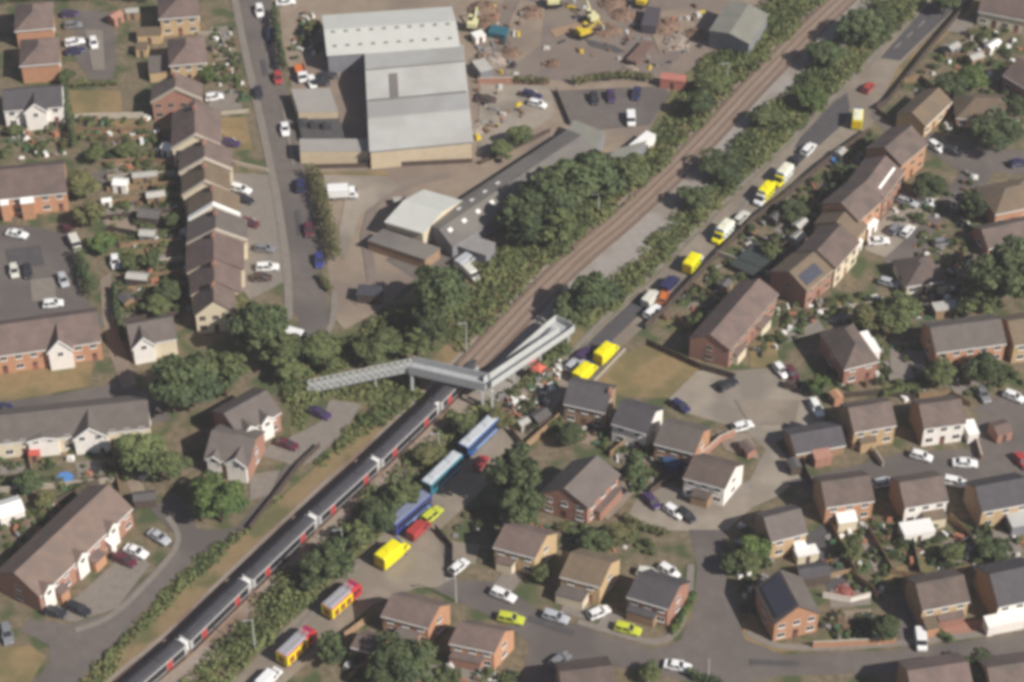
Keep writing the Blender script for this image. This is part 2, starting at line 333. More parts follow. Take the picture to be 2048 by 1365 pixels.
for i in range(len(cuts)-1):
    s1, s0 = cuts[i]-.35, cuts[i+1]+.35
    p0, _ = atlen(s0); p1, _ = atlen(s1); c = (p0+p1)/2; t = (p1-p0).normalized(); L = (p1-p0).length
    rz = math.atan2(t.y, t.x); h = L/2
    def sec(x, k=1.0): return [(x, -1.22*k, .95), (x, -1.32*k, 1.5), (x, -1.32*k, 2.85), (x, -1.26*k, 3.16), (x, 1.26*k, 3.16), (x, 1.32*k, 2.85), (x, 1.32*k, 1.5), (x, 1.22*k, .95)]
    b = MB(); b.loft([sec(-h, .97), sec(-h+.25), sec(h-.25), sec(h, .97)])
    car = link('carriage', b.mesh('carriage', [TBODY]), tr, (c-tr.location)+Vector((0, 0, .2)), rz)
    b = MB(); b.loft([[(x, -1.23, 3.14), (x, -1.05, 3.38), (x, -.5, 3.54), (x, .5, 3.54), (x, 1.05, 3.38), (x, 1.23, 3.14)] for x in (-h+.3, -h+2, 0, h-2, h-.3)])
    for x in (-5.5, 5.5): b.box(x-1.6, x+1.6, -.55, .55, 3.52, 3.68)
    link('roof', b.mesh('roof', [TROOF]), car)
    b = MB()
    for sgn in (-1, 1):
        y0, y1 = sorted((sgn*1.25, sgn*1.345))
        for x0, x1 in ((-h+.75, -h*.55-.75), (-h*.55+.75, h*.55-.75), (h*.55+.75, h-.75)): b.box(x0, x1, y0, y1, 1.42, 2.92)
    link('window_band', b.mesh('window_band', [TDARK]), car)
    b = MB(); b.box(-h+.6, h-.6, -1.15, 1.15, .25, .78); link('underframe', b.mesh('underframe', [TDARK]), car)
    for x in (-h*.55, h*.55):
        for sgn in (-1, 1):
            b = MB(); y0, y1 = sorted((sgn*1.30, sgn*1.37)); b.box(x-.65, x+.65, y0, y1, 1.0, 2.9); link('door', b.mesh('door', [TRED]), car)
    if i < len(cuts)-2:
        pg, tg = atlen(cuts[i+1]); b = MB(); b.box(-.42, .42, -.8, .8, .9, 3.1)
        link('gangway', b.mesh('gangway', [WH]), tr, Vector((pg.x, pg.y, .2))-tr.location, math.atan2(tg.y, tg.x))
    if i == 0:
        b = MB(); b.box(h-.1, h+.06, -.95, .95, 1.9, 3.0); link('windscreen', b.mesh('windscreen', [TDARK]), car)

# ------------------------------------------------------------------ footbridge
def parapet(p, q, off, h, name, root, m, gaps=0.0):
    d = (q-p); n = Vector((-d.y, d.x, 0)).normalized(); b = MB(); o = root.location
    a = p+n*off-o; c = q+n*off-o
    if not gaps: b.bar(a, c, .10, h)
    else:
        b.bar(a, c, .12, h*.45); b.bar(a+Vector((0, 0, h*.86)), c+Vector((0, 0, h*.86)), .14, h*.14)
        k = max(2, int((c-a).length/gaps))
        for i in range(k+1):
            r = a+(c-a)*(i/k); t = d.normalized(); t.z = 0
            b.hexa([r-t*.28-n*.06, r+t*.28-n*.06, r+t*.28+n*.06, r-t*.28+n*.06], [r-t*.28-n*.06+Vector((0, 0, h*.9)), r+t*.28-n*.06+Vector((0, 0, h*.9)), r+t*.28+n*.06+Vector((0, 0, h*.9)), r-t*.28+n*.06+Vector((0, 0, h*.9))])
    return link(name, b.mesh(name, [m]), root)
def deckbar(p, q, wd, name, root, m, th=.3):
    b = MB(); b.bar(p-root.location-Vector((0, 0, th)), q-root.location-Vector((0, 0, th)), wd, th); return link(name, b.mesh(name, [m]), root)
P0 = W(822, 735, 5.3); P1 = W(975, 770, 5.3)
fb = thing('footbridge', 'pale grey steel footbridge with ramps crossing the railway', 'footbridge', Vector((*((P0+P1)/2).xy, 0)))
dk = deckbar(P0, P1, 3.0, 'deck', fb, STEELP, .5)
for of in (-1.45, 1.45): parapet(P0, P1, of, 1.6, 'parapet', fb, STEELP)
E0 = W(618, 778, .35); md = P0+(E0-P0)*.5
deckbar(P0, E0, 2.0, 'ramp', fb, STEELP)
for of in (-.95, .95): parapet(P0, E0, of, 1.45, 'parapet', fb, STEELL, 1.25)
E1 = W(1126, 668, 3.4)
rn = deckbar(P1, E1, 2.1, 'ramp', fb, STEELP)
for of in (-1.0, 1.0): parapet(P1, E1, of, 1.35, 'parapet', fb, STEELL)
d1 = (E1-P1); n1 = Vector((-d1.y, d1.x, 0)).normalized(); tt = Vector((d1.x, d1.y, 0)).normalized()
E2 = E1+n1*2.7; E3 = P1+n1*2.7+tt*3.0; E3.z = 1.5
deckbar(E2, E3, 2.1, 'ramp', fb, STEELP)
for of in (-1.0, 1.0): parapet(E2, E3, of, 1.35, 'parapet', fb, STEELL)
deckbar(E1+n1*1.35-tt*.2, E1+n1*1.35+tt*2.3, 4.9, 'landing', fb, STEELP)
a = E1+n1*3.7+tt*2.3; c = E1-n1*1.0+tt*2.3
parapet(a, c, 0, 1.35, 'parapet', fb, STEELL)
parapet(E1+tt*0, E1+tt*2.3, -1.0, 1.35, 'parapet', fb, STEELL); parapet(E1+tt*0, E1+tt*2.3, 3.7, 1.35, 'parapet', fb, STEELL)
def pier(p, top, s=.55):
    b = MB(); q = Vector((p.x, p.y, 0))-fb.location; b.box(q.x-s/2, q.x+s/2, q.y-s/2, q.y+s/2, 0, top); link('pier', b.mesh('pier', [STEELL]), fb)
dd = (P1-P0).normalized()
for p in (P0+Vector((0.2, -1.2, 0)), P0+Vector((.2, 1.2, 0)), P1+Vector((-.9, -1.1, 0)), P1+Vector((.9, -1.1, 0))): pier(p, 4.8)
for f in (.35, .7): pier(P1+d1*f, 5.0-1.9*f, .35); pier(P0+(E0-P0)*f, 4.9-4.7*f, .3)
pier(E1+tt*1.8, 3.1); pier(E2+tt*1.8, 3.1)
# lamp posts
for x, y, h, lb in [(511, 1302, 8.2, 'tall thin lamp post beside the road near the two fire engines'), (686, 1104, 6.0, 'thin lamp post in the scrub between the train and the yellow ambulance'), (933, 706, 8.0, 'pale post beside the tracks just beyond the footbridge'), (879, 912, 6.0, 'thin post in the scrub left of the coaches'), (1197, 432, 6.0, 'pale post left of the tracks beside the big dark trees'), (1454, 170, 6.0, 'thin post by the scrub beside the tracks at the top right'), (1984, 290, 7.0, 'pale lamp post on the side street beside the dark garden tree'), (912, 1205, 6.5, 'lamp post at the cul-de-sac below the tan gabled houses')]:
    p = W(x, y); t = thing('lamp_post', lb, 'lamp post', p)
    b = MB(); b.cyl((0, 0, 0), (0, 0, h), .13, .08, 8); b.cyl((0, 0, h-.1), (-1.1, -.3, h), .06, .05, 6); link('pole', b.mesh('pole', [STEELL]), t)
    b = MB(); b.box(-1.6, -1.0, -.45, -.2, h-.05, h+.08); link('lamp_head', b.mesh('lamp_head', [STEELP]), t)

# green verge under the scrub, road markings
for px in ([(140, 1380), (190, 1330), (262, 1258), (335, 1178), (402, 1112), (445, 1080), (505, 1045), (565, 988), (640, 920), (700, 850), (760, 790), (825, 765), (868, 788), (700, 940), (590, 1030), (480, 1140), (380, 1240), (300, 1320), (240, 1380)],
           [(330, 1380), (430, 1290), (530, 1190), (622, 1098), (705, 1018), (785, 935), (852, 865), (905, 815), (975, 805), (1020, 830), (935, 895), (862, 968), (800, 1024), (735, 1096), (640, 1185), (550, 1270), (455, 1375)],
           [(600, 690), (690, 662), (760, 640), (840, 560), (945, 520), (1010, 425), (1230, 345), (1300, 262), (1340, 190), (1360, 160), (1425, 108), (1500, 35), (1560, -20), (1660, -20), (1592, 62), (1530, 124), (1462, 190), (1390, 267), (1300, 360), (1226, 426), (1166, 474), (1100, 530), (1038, 590), (960, 674), (918, 708), (820, 705), (700, 738), (620, 762)],
           [(1130, 735), (1110, 640), (1130, 600), (1205, 535), (1265, 470), (1360, 378), (1440, 295), (1508, 218), (1575, 148), (1640, 82), (1715, -20), (1872, -20), (1746, 116), (1662, 200), (1574, 290), (1486, 370), (1396, 460), (1298, 558), (1190, 658)],
           [(540, 745), (620, 780), (820, 742), (862, 788), (740, 812), (640, 800), (590, 900), (565, 800)],
           [(985, 830), (1060, 745), (1130, 690), (1160, 705), (1090, 775), (1030, 820)]): sheet('verge', px, VERGE, .004)
LINE = mat('road_paint', (.34, .32, .29), None, rough=.8)
def mark(x0, y0, x1, y1, wd=.22):
    b = MB(); p, q = W(x0, y0, .12), W(x1, y1, .12); b.bar(p, q, wd, .012); struct(link('road_marking', b.mesh('road_marking', [LINE])))
for a in [(1850, 42, 1838, 53), (1826, 64, 1814, 75), (1802, 86, 1790, 96), (1418, 1318, 1417, 1362)]: mark(*a)
# patios and little lawns in the back gardens
for nm, m, px in [
 ('patio', PAVE, [(215, 335), (262, 332), (264, 345), (216, 348)]), ('patio', YARD, [(290, 312), (345, 310), (350, 328), (292, 330)]), ('patio', BALLR, [(222, 318), (280, 316), (284, 330), (224, 332)]), ('patio', PAVE, [(205, 420), (268, 410), (272, 440), (208, 450)]), ('patio', YARD, [(215, 425), (275, 452), (270, 462), (212, 455)]),
 ('patio', PAVE, [(320, 410), (362, 406), (366, 428), (322, 432)]), ('patio', ASPH, [(185, 345), (215, 340), (220, 370), (190, 372)]), ('lawn', LAWN, [(245, 500), (300, 496), (302, 522), (246, 528)]), ('lawn', LAWN, [(290, 575), (352, 568), (356, 600), (292, 606)]), ('patio', PAVE, [(330, 470), (362, 466), (364, 482), (331, 486)]), ('patio', ASPHD, [(250, 395), (290, 392), (292, 408), (252, 410)]),
 ('patio', PAVE, [(240, 560), (285, 556), (286, 568), (241, 572)]), ('patio', PAVE, [(320, 612), (360, 606), (364, 628), (324, 632)]), ('patio', DRY, [(150, 255), (186, 256), (188, 270), (152, 272)]), ('patio', PAVE, [(420, 55), (455, 52), (462, 80), (425, 84)]), ('patio', YARD, [(425, 95), (470, 92), (476, 118), (430, 122)]), ('patio', PAVE, [(415, 182), (478, 178), (484, 218), (418, 222)]),
 ('patio', PAVE, [(0, 930), (60, 925), (64, 945), (0, 950)]), ('lawn', LAWN, [(88, 988), (140, 984), (120, 1004), (80, 1008)]), ('patio', YARD, [(60, 1030), (110, 1020), (100, 1050), (50, 1056)]), ('patio', PAVE, [(150, 925), (200, 920), (206, 950), (156, 956)]), ('patio', YARD, [(240, 940), (275, 950), (300, 1000), (262, 985)]),
 ('patio', PAVE, [(1540, 450), (1600, 436), (1622, 460), (1568, 486)]), ('patio', DRY, [(1560, 480), (1596, 478), (1590, 498), (1556, 504)]), ('lawn', LAWN, [(1470, 560), (1530, 570), (1500, 600), (1450, 590)]), ('patio', PAVE, [(1400, 590), (1450, 600), (1420, 630), (1372, 616)]), ('lawn', LAWN, [(1330, 630), (1380, 650), (1360, 668), (1312, 652)]), ('patio', PAVE, [(1640, 370), (1676, 350), (1690, 372), (1652, 392)]), ('patio', YARD, [(1690, 330), (1720, 300), (1742, 312), (1708, 344)]), ('patio', PAVE, [(1590, 505), (1640, 470), (1650, 480), (1604, 520)]),
 ('patio', YARD, [(1880, 90), (1950, 80), (1966, 112), (1890, 118)]), ('patio', PAVE, [(1905, 30), (1950, 40), (1940, 70), (1890, 62)]), ('patio', PAVE, [(1780, 680), (1850, 690), (1850, 745), (1780, 748)]), ('patio', LOTC, [(1660, 620), (1745, 628), (1735, 652), (1650, 645)]), ('patio', PAVE, [(1560, 640), (1630, 630), (1650, 660), (1560, 690)]), ('patio', DRY, [(1500, 690), (1550, 680), (1560, 730), (1500, 738)]), ('patio', PAVE, [(1900, 760), (1960, 755), (1966, 785), (1905, 790)]),
 ('patio', CONC, [(1880, 1078), (1950, 1070), (1960, 1120), (1900, 1128)]), ('patio', CONC, [(1715, 1070), (1740, 1066), (1775, 1140), (1750, 1146)]), ('lawn', LAWN, [(1680, 1068), (1712, 1064), (1740, 1130), (1705, 1138)]), ('patio', DRY, [(1760, 1140), (1810, 1132), (1820, 1160), (1770, 1168)]), ('patio', PAVE, [(1660, 1180), (1740, 1172), (1742, 1210), (1660, 1216)]), ('patio', YARD, [(1660, 1225), (1742, 1218), (1744, 1238), (1660, 1244)]), ('patio', BRICKR, [(1880, 1250), (1960, 1240), (2048, 1228), (2048, 1262), (1890, 1280)]), ('patio', PAVE, [(1985, 1060), (2040, 1052), (2044, 1110), (1990, 1118)]),
 ('patio', CONC, [(1020, 800), (1110, 780), (1100, 830), (1040, 850)]), ('patio', YARD, [(1130, 850), (1205, 862), (1180, 890), (1120, 880)]), ('patio', PAVE, [(1235, 890), (1300, 905), (1290, 925), (1225, 915)]), ('patio', CONC, [(1180, 1005), (1245, 960), (1270, 985), (1215, 1040)]), ('patio', PAVE, [(1410, 1000), (1500, 960), (1510, 985), (1440, 1010)]), ('patio', CONC, [(1430, 860), (1500, 868), (1520, 920), (1450, 900)]),
 ('patio', PAVE, [(1010, 1140), (1050, 1150), (1020, 1190), (985, 1170)]), ('patio', PAVE, [(1130, 1200), (1190, 1215), (1175, 1240), (1120, 1225)]), ('patio', PAVE, [(1215, 1215), (1250, 1228), (1235, 1262), (1195, 1250)]), ('patio', PAVE, [(860, 1330), (960, 1340), (950, 1365), (850, 1360)]), ('patio', YARD, [(720, 1320), (790, 1330), (780, 1352), (710, 1345)]), ('patio', PAVE, [(1275, 1130), (1350, 1130), (1365, 1155), (1290, 1150)]), ('patio', CONC, [(880, 1080), (960, 1090), (950, 1130), (890, 1120)]), ('patio', PAVE, [(500, 950), (560, 940), (540, 990), (500, 1000)]),
]: sheet(nm, px, m, .008)

# worn tracks and stains in the yards and roads
for nm, m, px in [
 ('yard_track', YARDP, [(700, 600), (735, 560), (720, 470), (740, 400), (800, 360), (900, 345), (905, 356), (810, 374), (755, 412), (740, 470), (755, 560), (715, 612)]), ('yard_track', LOTC, [(640, 350), (770, 352), (800, 372), (720, 430), (690, 520), (670, 500), (690, 400), (645, 385)]), ('yard_track', LOTC, [(960, 170), (1100, 172), (1110, 230), (1010, 300), (955, 310)]),
 ('yard_stain', BRICKB, [(1100, 60), (1160, 45), (1250, 60), (1240, 72), (1150, 62), (1110, 75)]), ('yard_stain', YARD, [(1040, 0), (1090, 10), (1080, 90), (1030, 130), (1010, 60)]), ('yard_stain', ASPHD, [(1170, 78), (1230, 92), (1252, 104), (1236, 106), (1180, 92)]), ('yard_stain', YARD, [(1290, 30), (1400, 10), (1380, 80), (1320, 110)]),
 ('road_repair', ASPHD, [(520, 120), (530, 118), (536, 150), (527, 152)]), ('road_repair', ASPHD, [(590, 420), (600, 420), (606, 470), (596, 472)]), ('road_repair', PAVE, [(560, 200), (566, 198), (590, 330), (584, 330)]), ('road_repair', ASPHD, [(1500, 1318), (1600, 1322), (1598, 1332), (1500, 1330)]), ('road_repair', ASPHD, [(1060, 1232), (1150, 1262), (1145, 1272), (1056, 1242)]),
 ('road_repair', PAVE, [(690, 1150), (720, 1120), (730, 1126), (700, 1158)]), ('road_repair', PAVE, [(560, 1290), (640, 1205), (648, 1210), (570, 1298)]), ('road_repair', PAVE, [(1420, 475), (1500, 395), (1506, 400), (1428, 482)]), ('court_patch', CONC, [(1470, 800), (1600, 800), (1590, 850), (1500, 850)]), ('court_patch', ASPHD, [(10, 500), (80, 490), (90, 530), (20, 535)]), ('court_patch', PAVE, [(60, 560), (110, 555), (112, 600), (64, 604)]), ('court_patch', PAVE, [(170, 60), (205, 60), (210, 140), (185, 140)])]: sheet(nm, px, m, .036)
# ------------------------------------------------------------------ houses
def win_meshes(wd, ht, fm):
    key = (wd, ht, fm.name)
    if key in WINM: return WINM[key]
    f = MB(); a = wd/2; e = .065
    f.box(-a, a, -.05, .0, 0, e); f.box(-a, a, -.05, .0, ht-e, ht); f.box(-a, -a+e, -.05, 0, e, ht-e); f.box(a-e, a, -.05, 0, e, ht-e)
    f.box(-.035, .035, -.045, 0, e, ht-e); f.box(-a-.08, a+.08, -.13, .0, -.08, 0)
    g = MB(); g.box(-a+e, -.035, -.03, -.005, e, ht-e); g.box(.035, a-e, -.03, -.005, e, ht-e)
    WINM[key] = (f.mesh('window', [fm]), g.mesh('pane', [GLASS])); return WINM[key]
WINM = {}
DOORME = None
def add_window(root, loc, rz, wd=1.25, ht=1.15, fm=None):
    f, g = win_meshes(wd, ht, fm or WH)
    o = link('window', f, root, loc, rz); link('pane', g, o)
def add_door(root, loc, rz):
    global DOORME
    if DOORME is None:
        b = MB(); b.box(-.48, .48, -.05, 0, 0, 2.05); d = b.mesh('door', [DOORM])
        c = MB(); c.box(-.3, .3, -.065, -.045, 1.3, 1.8); DOORME = (d, c.mesh('pane', [GLASS]))
    o = link('door', DOORME[0], root, loc, rz); link('pane', DOORME[1], o)

def dress(root, A, U, L, e, fm=None, door=True, n=None, skip=()):
    """windows and door on the face starting at A (local), along unit U for length L; outward = right of U"""
    rz = math.atan2(U.y, U.x); out = Vector((U.y, -U.x, 0))*.005
    n = n or max(1, int(round(L/2.9)))
    for k in range(n):
        u = L*(k+.5)/n; p = A+U*u+out
        if k in skip: continue
        if e > 4: add_window(root, p+Vector((0, 0, 3.35)), rz, 1.25, 1.15, fm)
        if door and k % 2 == 1: add_door(root, p+Vector((0, 0, .05)), rz)
        elif e > 2.2: add_window(root, p+Vector((0, 0, .9)), rz, 1.45, 1.2, fm)

def roof_prism(prof, base, ax, sp, lo, hi):
    """prof: list of (s, z) along sp; extruded along ax from lo to hi"""
    b = MB()
    b.loft([[base+sp*s+ax*q+Vector((0, 0, z)) for s, z in prof] for q in (lo, hi)])
    return b

def house(label, A, B, D=8.0, C=None, e=5.0, rise=2.4, ridge='p', hip=False, wall=None, roof=None, cat='house', name='house',
          group=None, chim=(), barge=False, fascia=True, gables=(), ext=(), solar=None, lights=None, win=(1, 1, 1), oh=.3, side_n=None, trim=None, flatroof=False, nowin=False, left_shade=None):
    """A, B: pixels of the eave corners of the front edge; C: pixel of the eave corner behind B (else depth D square to AB)"""
    wall = wall or BRICK; roof = roof or RBROWN; trim = trim or WH
    a = W(*A, e); b_ = W(*B, e); a.z = b_.z = 0
    U = b_-a; L = U.length; U.normalize()
    if C is not None:
        c = W(*C, e); c.z = 0; V = c-b_; D = V.length; V.normalize()
    else: V = Vector((-U.y, U.x, 0))
    root = thing(name, label, cat, a, 0, group); O = Vector((0, 0, 0)); Z = Vector((0, 0, 1))
    P = lambda u, v, z=0.0: U*u+V*v+Z*z
    if flatroof:
        b = MB(); b.hexa([P(0, 0), P(L, 0), P(L, D), P(0, D)], [P(0, 0, e), P(L, 0, e), P(L, D, e), P(0, D, e)]); link('wall', b.mesh('wall', [wall]), root)
        b = MB(); g = .15; b.hexa([P(-g, -g, e), P(L+g, -g, e), P(L+g, D+g, e), P(-g, D+g, e)], [P(-g, -g, e+.18), P(L+g, -g, e+.18), P(L+g, D+g, e+.18), P(-g, D+g, e+.18)])
        ro = link('roof', b.mesh('roof', [roof]), root)
    elif hip:
        b = MB(); b.hexa([P(0, 0), P(L, 0), P(L, D), P(0, D)], [P(0, 0, e), P(L, 0, e), P(L, D, e), P(0, D, e)]); link('wall', b.mesh('wall', [wall]), root)
        b = MB(); g = oh+.1; z0 = e-.1; z1 = e+.06
        if L >= D: r1, r2 = P(D*.45, D/2, e+rise), P(L-D*.45, D/2, e+rise)
        else: r1, r2 = P(L/2, L*.45, e+rise), P(L/2, D-L*.45, e+rise)
        q = [P(-g, -g), P(L+g, -g), P(L+g, D+g), P(-g, D+g)]
        q0 = [p+Z*z0 for p in q]; q1 = [p+Z*z1 for p in q]
        b.face(q0[::-1])
        for k in range(4): b.face([q0[k], q0[(k+1) % 4], q1[(k+1) % 4], q1[k]])
        if L >= D: b.face([q1[0], q1[1], r2, r1]); b.face([q1[1], q1[2], r2]); b.face([q1[2], q1[3], r1, r2]); b.face([q1[3], q1[0], r1])
        else: b.face([q1[0], q1[1], r1]); b.face([q1[1], q1[2], r2, r1]); b.face([q1[2], q1[3], r2]); b.face([q1[3], q1[0], r1, r2])
        ro = link('roof', b.mesh('roof', [roof]), root)
        if fascia:
            b = MB(); b.bar(P(-g, -g-.05, z0), P(L+g, -g-.05, z0), .08, .2); link('fascia', b.mesh('fascia', [trim]), root)
    else:
        sp, ax, S, T = (V, U, D, L) if ridge == 'p' else (U, V, L, D)
        k = rise/(S/2)
        b = roof_prism([(0, 0), (S, 0), (S, e), (S/2, e+rise-.02), (0, e)], O, ax, sp, 0, T); link('wall', b.mesh('wall', [wall]), root)
        if left_shade:  # brick-brown skin: shade of the left wall painted into its colour
            g = .04; b = roof_prism([(0, 0), (S, 0), (S, e), (S/2, e+rise-.05), (0, e)], O, ax, sp, -g, -.001); link('side_wall', b.mesh('side_wall', [left_shade]), root)
        t = .22; zo = e+.05-oh*k
        b = roof_prism([(-oh, zo-t+.1), (S/2, e+rise-.04), (S+oh, zo-t+.1), (S+oh, zo+.1), (S/2, e+rise+.2), (-oh, zo+.1)], O, ax, sp, -.22, T+.22)
        ro = link('roof', b.mesh('roof', [roof]), root)
        if ridge == 'p' and fascia:
            b = MB(); b.bar(P(-.1, -oh-.05, zo-.16), P(L+.1, -oh-.05, zo-.16), .09, .2); link('fascia', b.mesh('fascia', [trim]), root)
        if barge:
            b = MB()
            for s0, s1 in ((-oh, S/2), (S/2, S+oh)):
                z = lambda s: e+.18+rise-abs(s-S/2)*k
                w0 = 1.0 if trim is WH else .5
                pts = [sp*s0+ax*-.35+Z*(z(s0)-.3), sp*s1+ax*-.35+Z*(z(s1)-.3), sp*s1+ax*-.35+Z*(z(s1)+.34), sp*s0+ax*-.35+Z*(z(s0)+.34)]
                b.hexa(pts, [p+ax*w0 for p in pts])
            link('bargeboard', b.mesh('bargeboard', [trim]), root)
        if solar:
            s0, s1, q0, q1 = solar      # fractions across slope side (0..1 of the front half) and along the ridge
            f = lambda s, q: sp*(s*S/2)+ax*(q*T)+Z*(e+.31+rise*s)
            pts = [f(s0, q0), f(s0, q1), f(s1, q1), f(s1, q0)] if ridge == 'p' else [f(s0, q1), f(s0, q0), f(s1, q0), f(s1, q1)]
            b = MB(); b.hexa(pts, [p+Z*.07 for p in pts]); link('solar_panel', b.mesh('solar_panel', [SOLAR]), ro)
        if lights:
            b = MB()
            for (s0, s1, q0, q1) in lights:
                f = lambda s, q: sp*(s*S/2)+ax*(q*T)+Z*(e+.28+rise*(s if s <= 1 else 2-s))
                pts = [f(s0, q0), f(s0, q1), f(s1, q1), f(s1, q0)]; b = MB(); b.hexa(pts, [p+Z*.07 for p in pts]); link('rooflight', b.mesh('rooflight', [WH]), ro)
    for (u, v, h) in chim:
        p = P(u*L, v*D); b = MB(); b.box(p.x-.35, p.x+.35, p.y-.5, p.y+.5, e+.8, e+rise+h)
        b.box(p.x-.42, p.x+.42, p.y-.57, p.y+.57, e+rise+h, e+rise+h+.12)
        for s in (-.22, .22): b.cyl((p.x, p.y+s, e+rise+h+.12), (p.x, p.y+s, e+rise+h+.5), .12, n=6)
        link('chimney', b.mesh('chimney', [BRICKR]), ro)
    for (uc, wd, pr, rs, gm, gr) in gables:      # projecting front gables: centre (m), width, projection, rise, wall, roof
        b = MB(); pf = [(uc-wd/2, 0), (uc+wd/2, 0), (uc+wd/2, e), (uc, e+rs), (uc-wd/2, e)]
        b.loft([[P(s, v, z) for s, z in pf] for v in (-pr, .02)]); gw = link('front_gable', b.mesh('front_gable', [gm]), root)
        kk = rs/(wd/2); pf = [(uc-wd/2-.3, e-.3*kk), (uc, e+rs), (uc+wd/2+.3, e-.3*kk), (uc+wd/2+.3, e-.3*kk+.22), (uc, e+rs+.22), (uc-wd/2-.3, e-.3*kk+.22)]
        b = MB(); b.loft([[P(s, v, z) for s, z in pf] for v in (-pr-.25, D*.42)]); link('gable_roof', b.mesh('gable_roof', [gr or roof]), root)
        b = MB()
        for s0, s1 in ((uc-wd/2-.3, uc), (uc, uc+wd/2+.3)):
            z = lambda s: e+rs+.2-abs(s-uc)*kk
            pts = [P(s0, -pr-.34, z(s0)-.35), P(s1, -pr-.34, z(s1)-.35), P(s1, -pr-.34, z(s1)+.1), P(s0, -pr-.34, z(s0)+.1)]
            b.hexa(pts, [p+V*.1 for p in pts])
        link('bargeboard', b.mesh('bargeboard', [WH]), root)
        rz = math.atan2(U.y, U.x); nn = max(1, int(wd/2.4))
        for q in range(nn): add_window(root, P(uc-wd/2+wd*(q+.5)/nn, -pr-.006, (3.5 if e > 4 else 1.0)), rz, 1.1, 1.1, trim)
    for (u0, u1, v0, v1, h, wm, rm, nm) in ext:   # flat or lean-to additions, in metres
        b = MB(); b.hexa([P(u0, v0), P(u1, v0), P(u1, v1), P(u0, v1)], [P(u0, v0, h), P(u1, v0, h), P(u1, v1, h+.5), P(u0, v1, h+.5)]); x = link(nm, b.mesh(nm, [wm]), root)
        b = MB(); g = .12
        lo = [P(u0-g, v0-g, h), P(u1+g, v0-g, h), P(u1+g, v1-.01, h+.5), P(u0-g, v1-.01, h+.5)]; b.hexa(lo, [p+Z*.14 for p in lo]); link('roof', b.mesh('roof', [rm]), x)
    if not nowin:
        if win[0]: dress(root, O, U, L, e, trim, True)
        nB = Vector((V.y, -V.x, 0)); mid = a+P(L, D/2); tv = CAMP-mid
        if win[1] and nB.dot(tv) > 0 and side_n != 0: dress(root, P(L, 0), V, D, e, trim, False, side_n or (1 if ridge == 'p' else None))
        nA = -nB; mid = a+P(0, D/2); tv = CAMP-mid
        if win[2] and nA.dot(tv) > 0 and side_n != 0: dress(root, P(0, D), -V, D, e, trim, False, side_n or (1 if ridge == 'p' else None))
    return root

G1 = 'detached houses of the lower right estate'
house('tan brick detached house with brown roof, left of the white rendered house', (1709, 863), (1791, 849), 7.5, wall=BRICKT, roof=RBROWN, group=G1, ext=((1.2, 4.2, -1.2, 0, 2.5, BRICKT, RTAN, 'porch'),), left_shade=BRICKB, win=(1, 1, 0))
house('bright white rendered house with brown roof above the parked white car', (1849, 856), (1930, 845), 7.5, wall=RENDW, roof=RBROWN, group=G1, ext=((8.8, 10.8, -1.0, 2.5, 2.4, RENDW, WH, 'extension'),), left_shade=BRICKB, win=(1, 1, 0))
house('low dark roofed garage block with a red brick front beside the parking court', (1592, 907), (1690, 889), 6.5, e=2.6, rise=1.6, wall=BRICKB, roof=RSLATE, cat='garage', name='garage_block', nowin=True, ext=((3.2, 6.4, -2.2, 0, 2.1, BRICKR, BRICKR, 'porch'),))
house('orange brick house with brown roof, above the narrow tan house at the lower right', (1653, 1013), (1747, 1000), 7.5, wall=BRICK, roof=RBROWN, group=G1, ext=((2.0, 5.5, -2.2, 0, 2.3, RENDC, WH, 'conservatory'),), left_shade=BRICKB, win=(1, 1, 0))
house('white rendered house with brown roof behind the white garden building', (1811, 1014), (1895, 1000), 7.5, wall=RENDW, roof=RBROWN, group=G1, ext=((3.5, 7.5, -2.0, 0, 2.3, RENDC, RTAN, 'extension'),), left_shade=BRICKB, win=(1, 1, 0))
house('yellow brick house with dark roof at the right edge above the slate house', (1965, 1022), (2062, 1004), 7.5, wall=BRICKT, roof=RSLATE, group=G1, ext=((5, 9, -3, 0, 2.4, CLADG, METALR, 'conservatory'),), left_shade=BRICKB, win=(1, 1, 0))
house('small tan brick house with grey brown roof beside the dark garden shadow', (1543, 1082), (1613, 1064), 7, wall=BRICKT, roof=RGREY, group=G1, ext=((4.6, 6.6, -1.3, 0, 2.2, RENDC, WH, 'porch'),), left_shade=BRICKB, win=(1, 1, 0))
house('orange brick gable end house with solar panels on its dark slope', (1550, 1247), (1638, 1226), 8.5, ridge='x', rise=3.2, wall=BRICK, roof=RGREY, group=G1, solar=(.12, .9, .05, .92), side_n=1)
house('tan and orange brick house beside the slate roofed white house, lower right corner', (1846, 1219), (1938, 1201), 7.5, wall=BRICKT, roof=RBROWN, group=G1, ext=((.2, 2.4, -2.5, 0, 2.3, BRICK, RTAN, 'porch'), (3.0, 7.6, -1.2, 0, 2.2, BRICKR, RRED, 'extension')), left_shade=BRICKB, win=(1, 1, 0))
house('slate roofed white rendered house on the right edge near the bottom', (1998, 1212), (2085, 1194), 9.5, ridge='p', rise=3, wall=RENDW, roof=RSLATE, group=G1, ext=((-2.5, 4.5, -2.2, 0, 2.4, RENDW, RENDW, 'extension'),), left_shade=BRICKB, win=(1, 1, 0))
house('brown roofed house cut by the bottom edge below the main road', (1828, 1398), (1946, 1380), 8, wall=BRICK, roof=RRED, group=G1, left_shade=BRICKB, win=(1, 1, 0))
house('brown roofed house at the very bottom right corner', (1988, 1392), (2090, 1376), 8, wall=BRICK, roof=RBROWN, group=G1, left_shade=BRICKB, win=(1, 1, 0))
house('brown roofed house cut by the bottom edge left of the white car', (1128, 1400), (1230, 1388), 8, wall=BRICK, roof=RBROWN, group=G1, left_shade=BRICKB, win=(1, 1, 0))
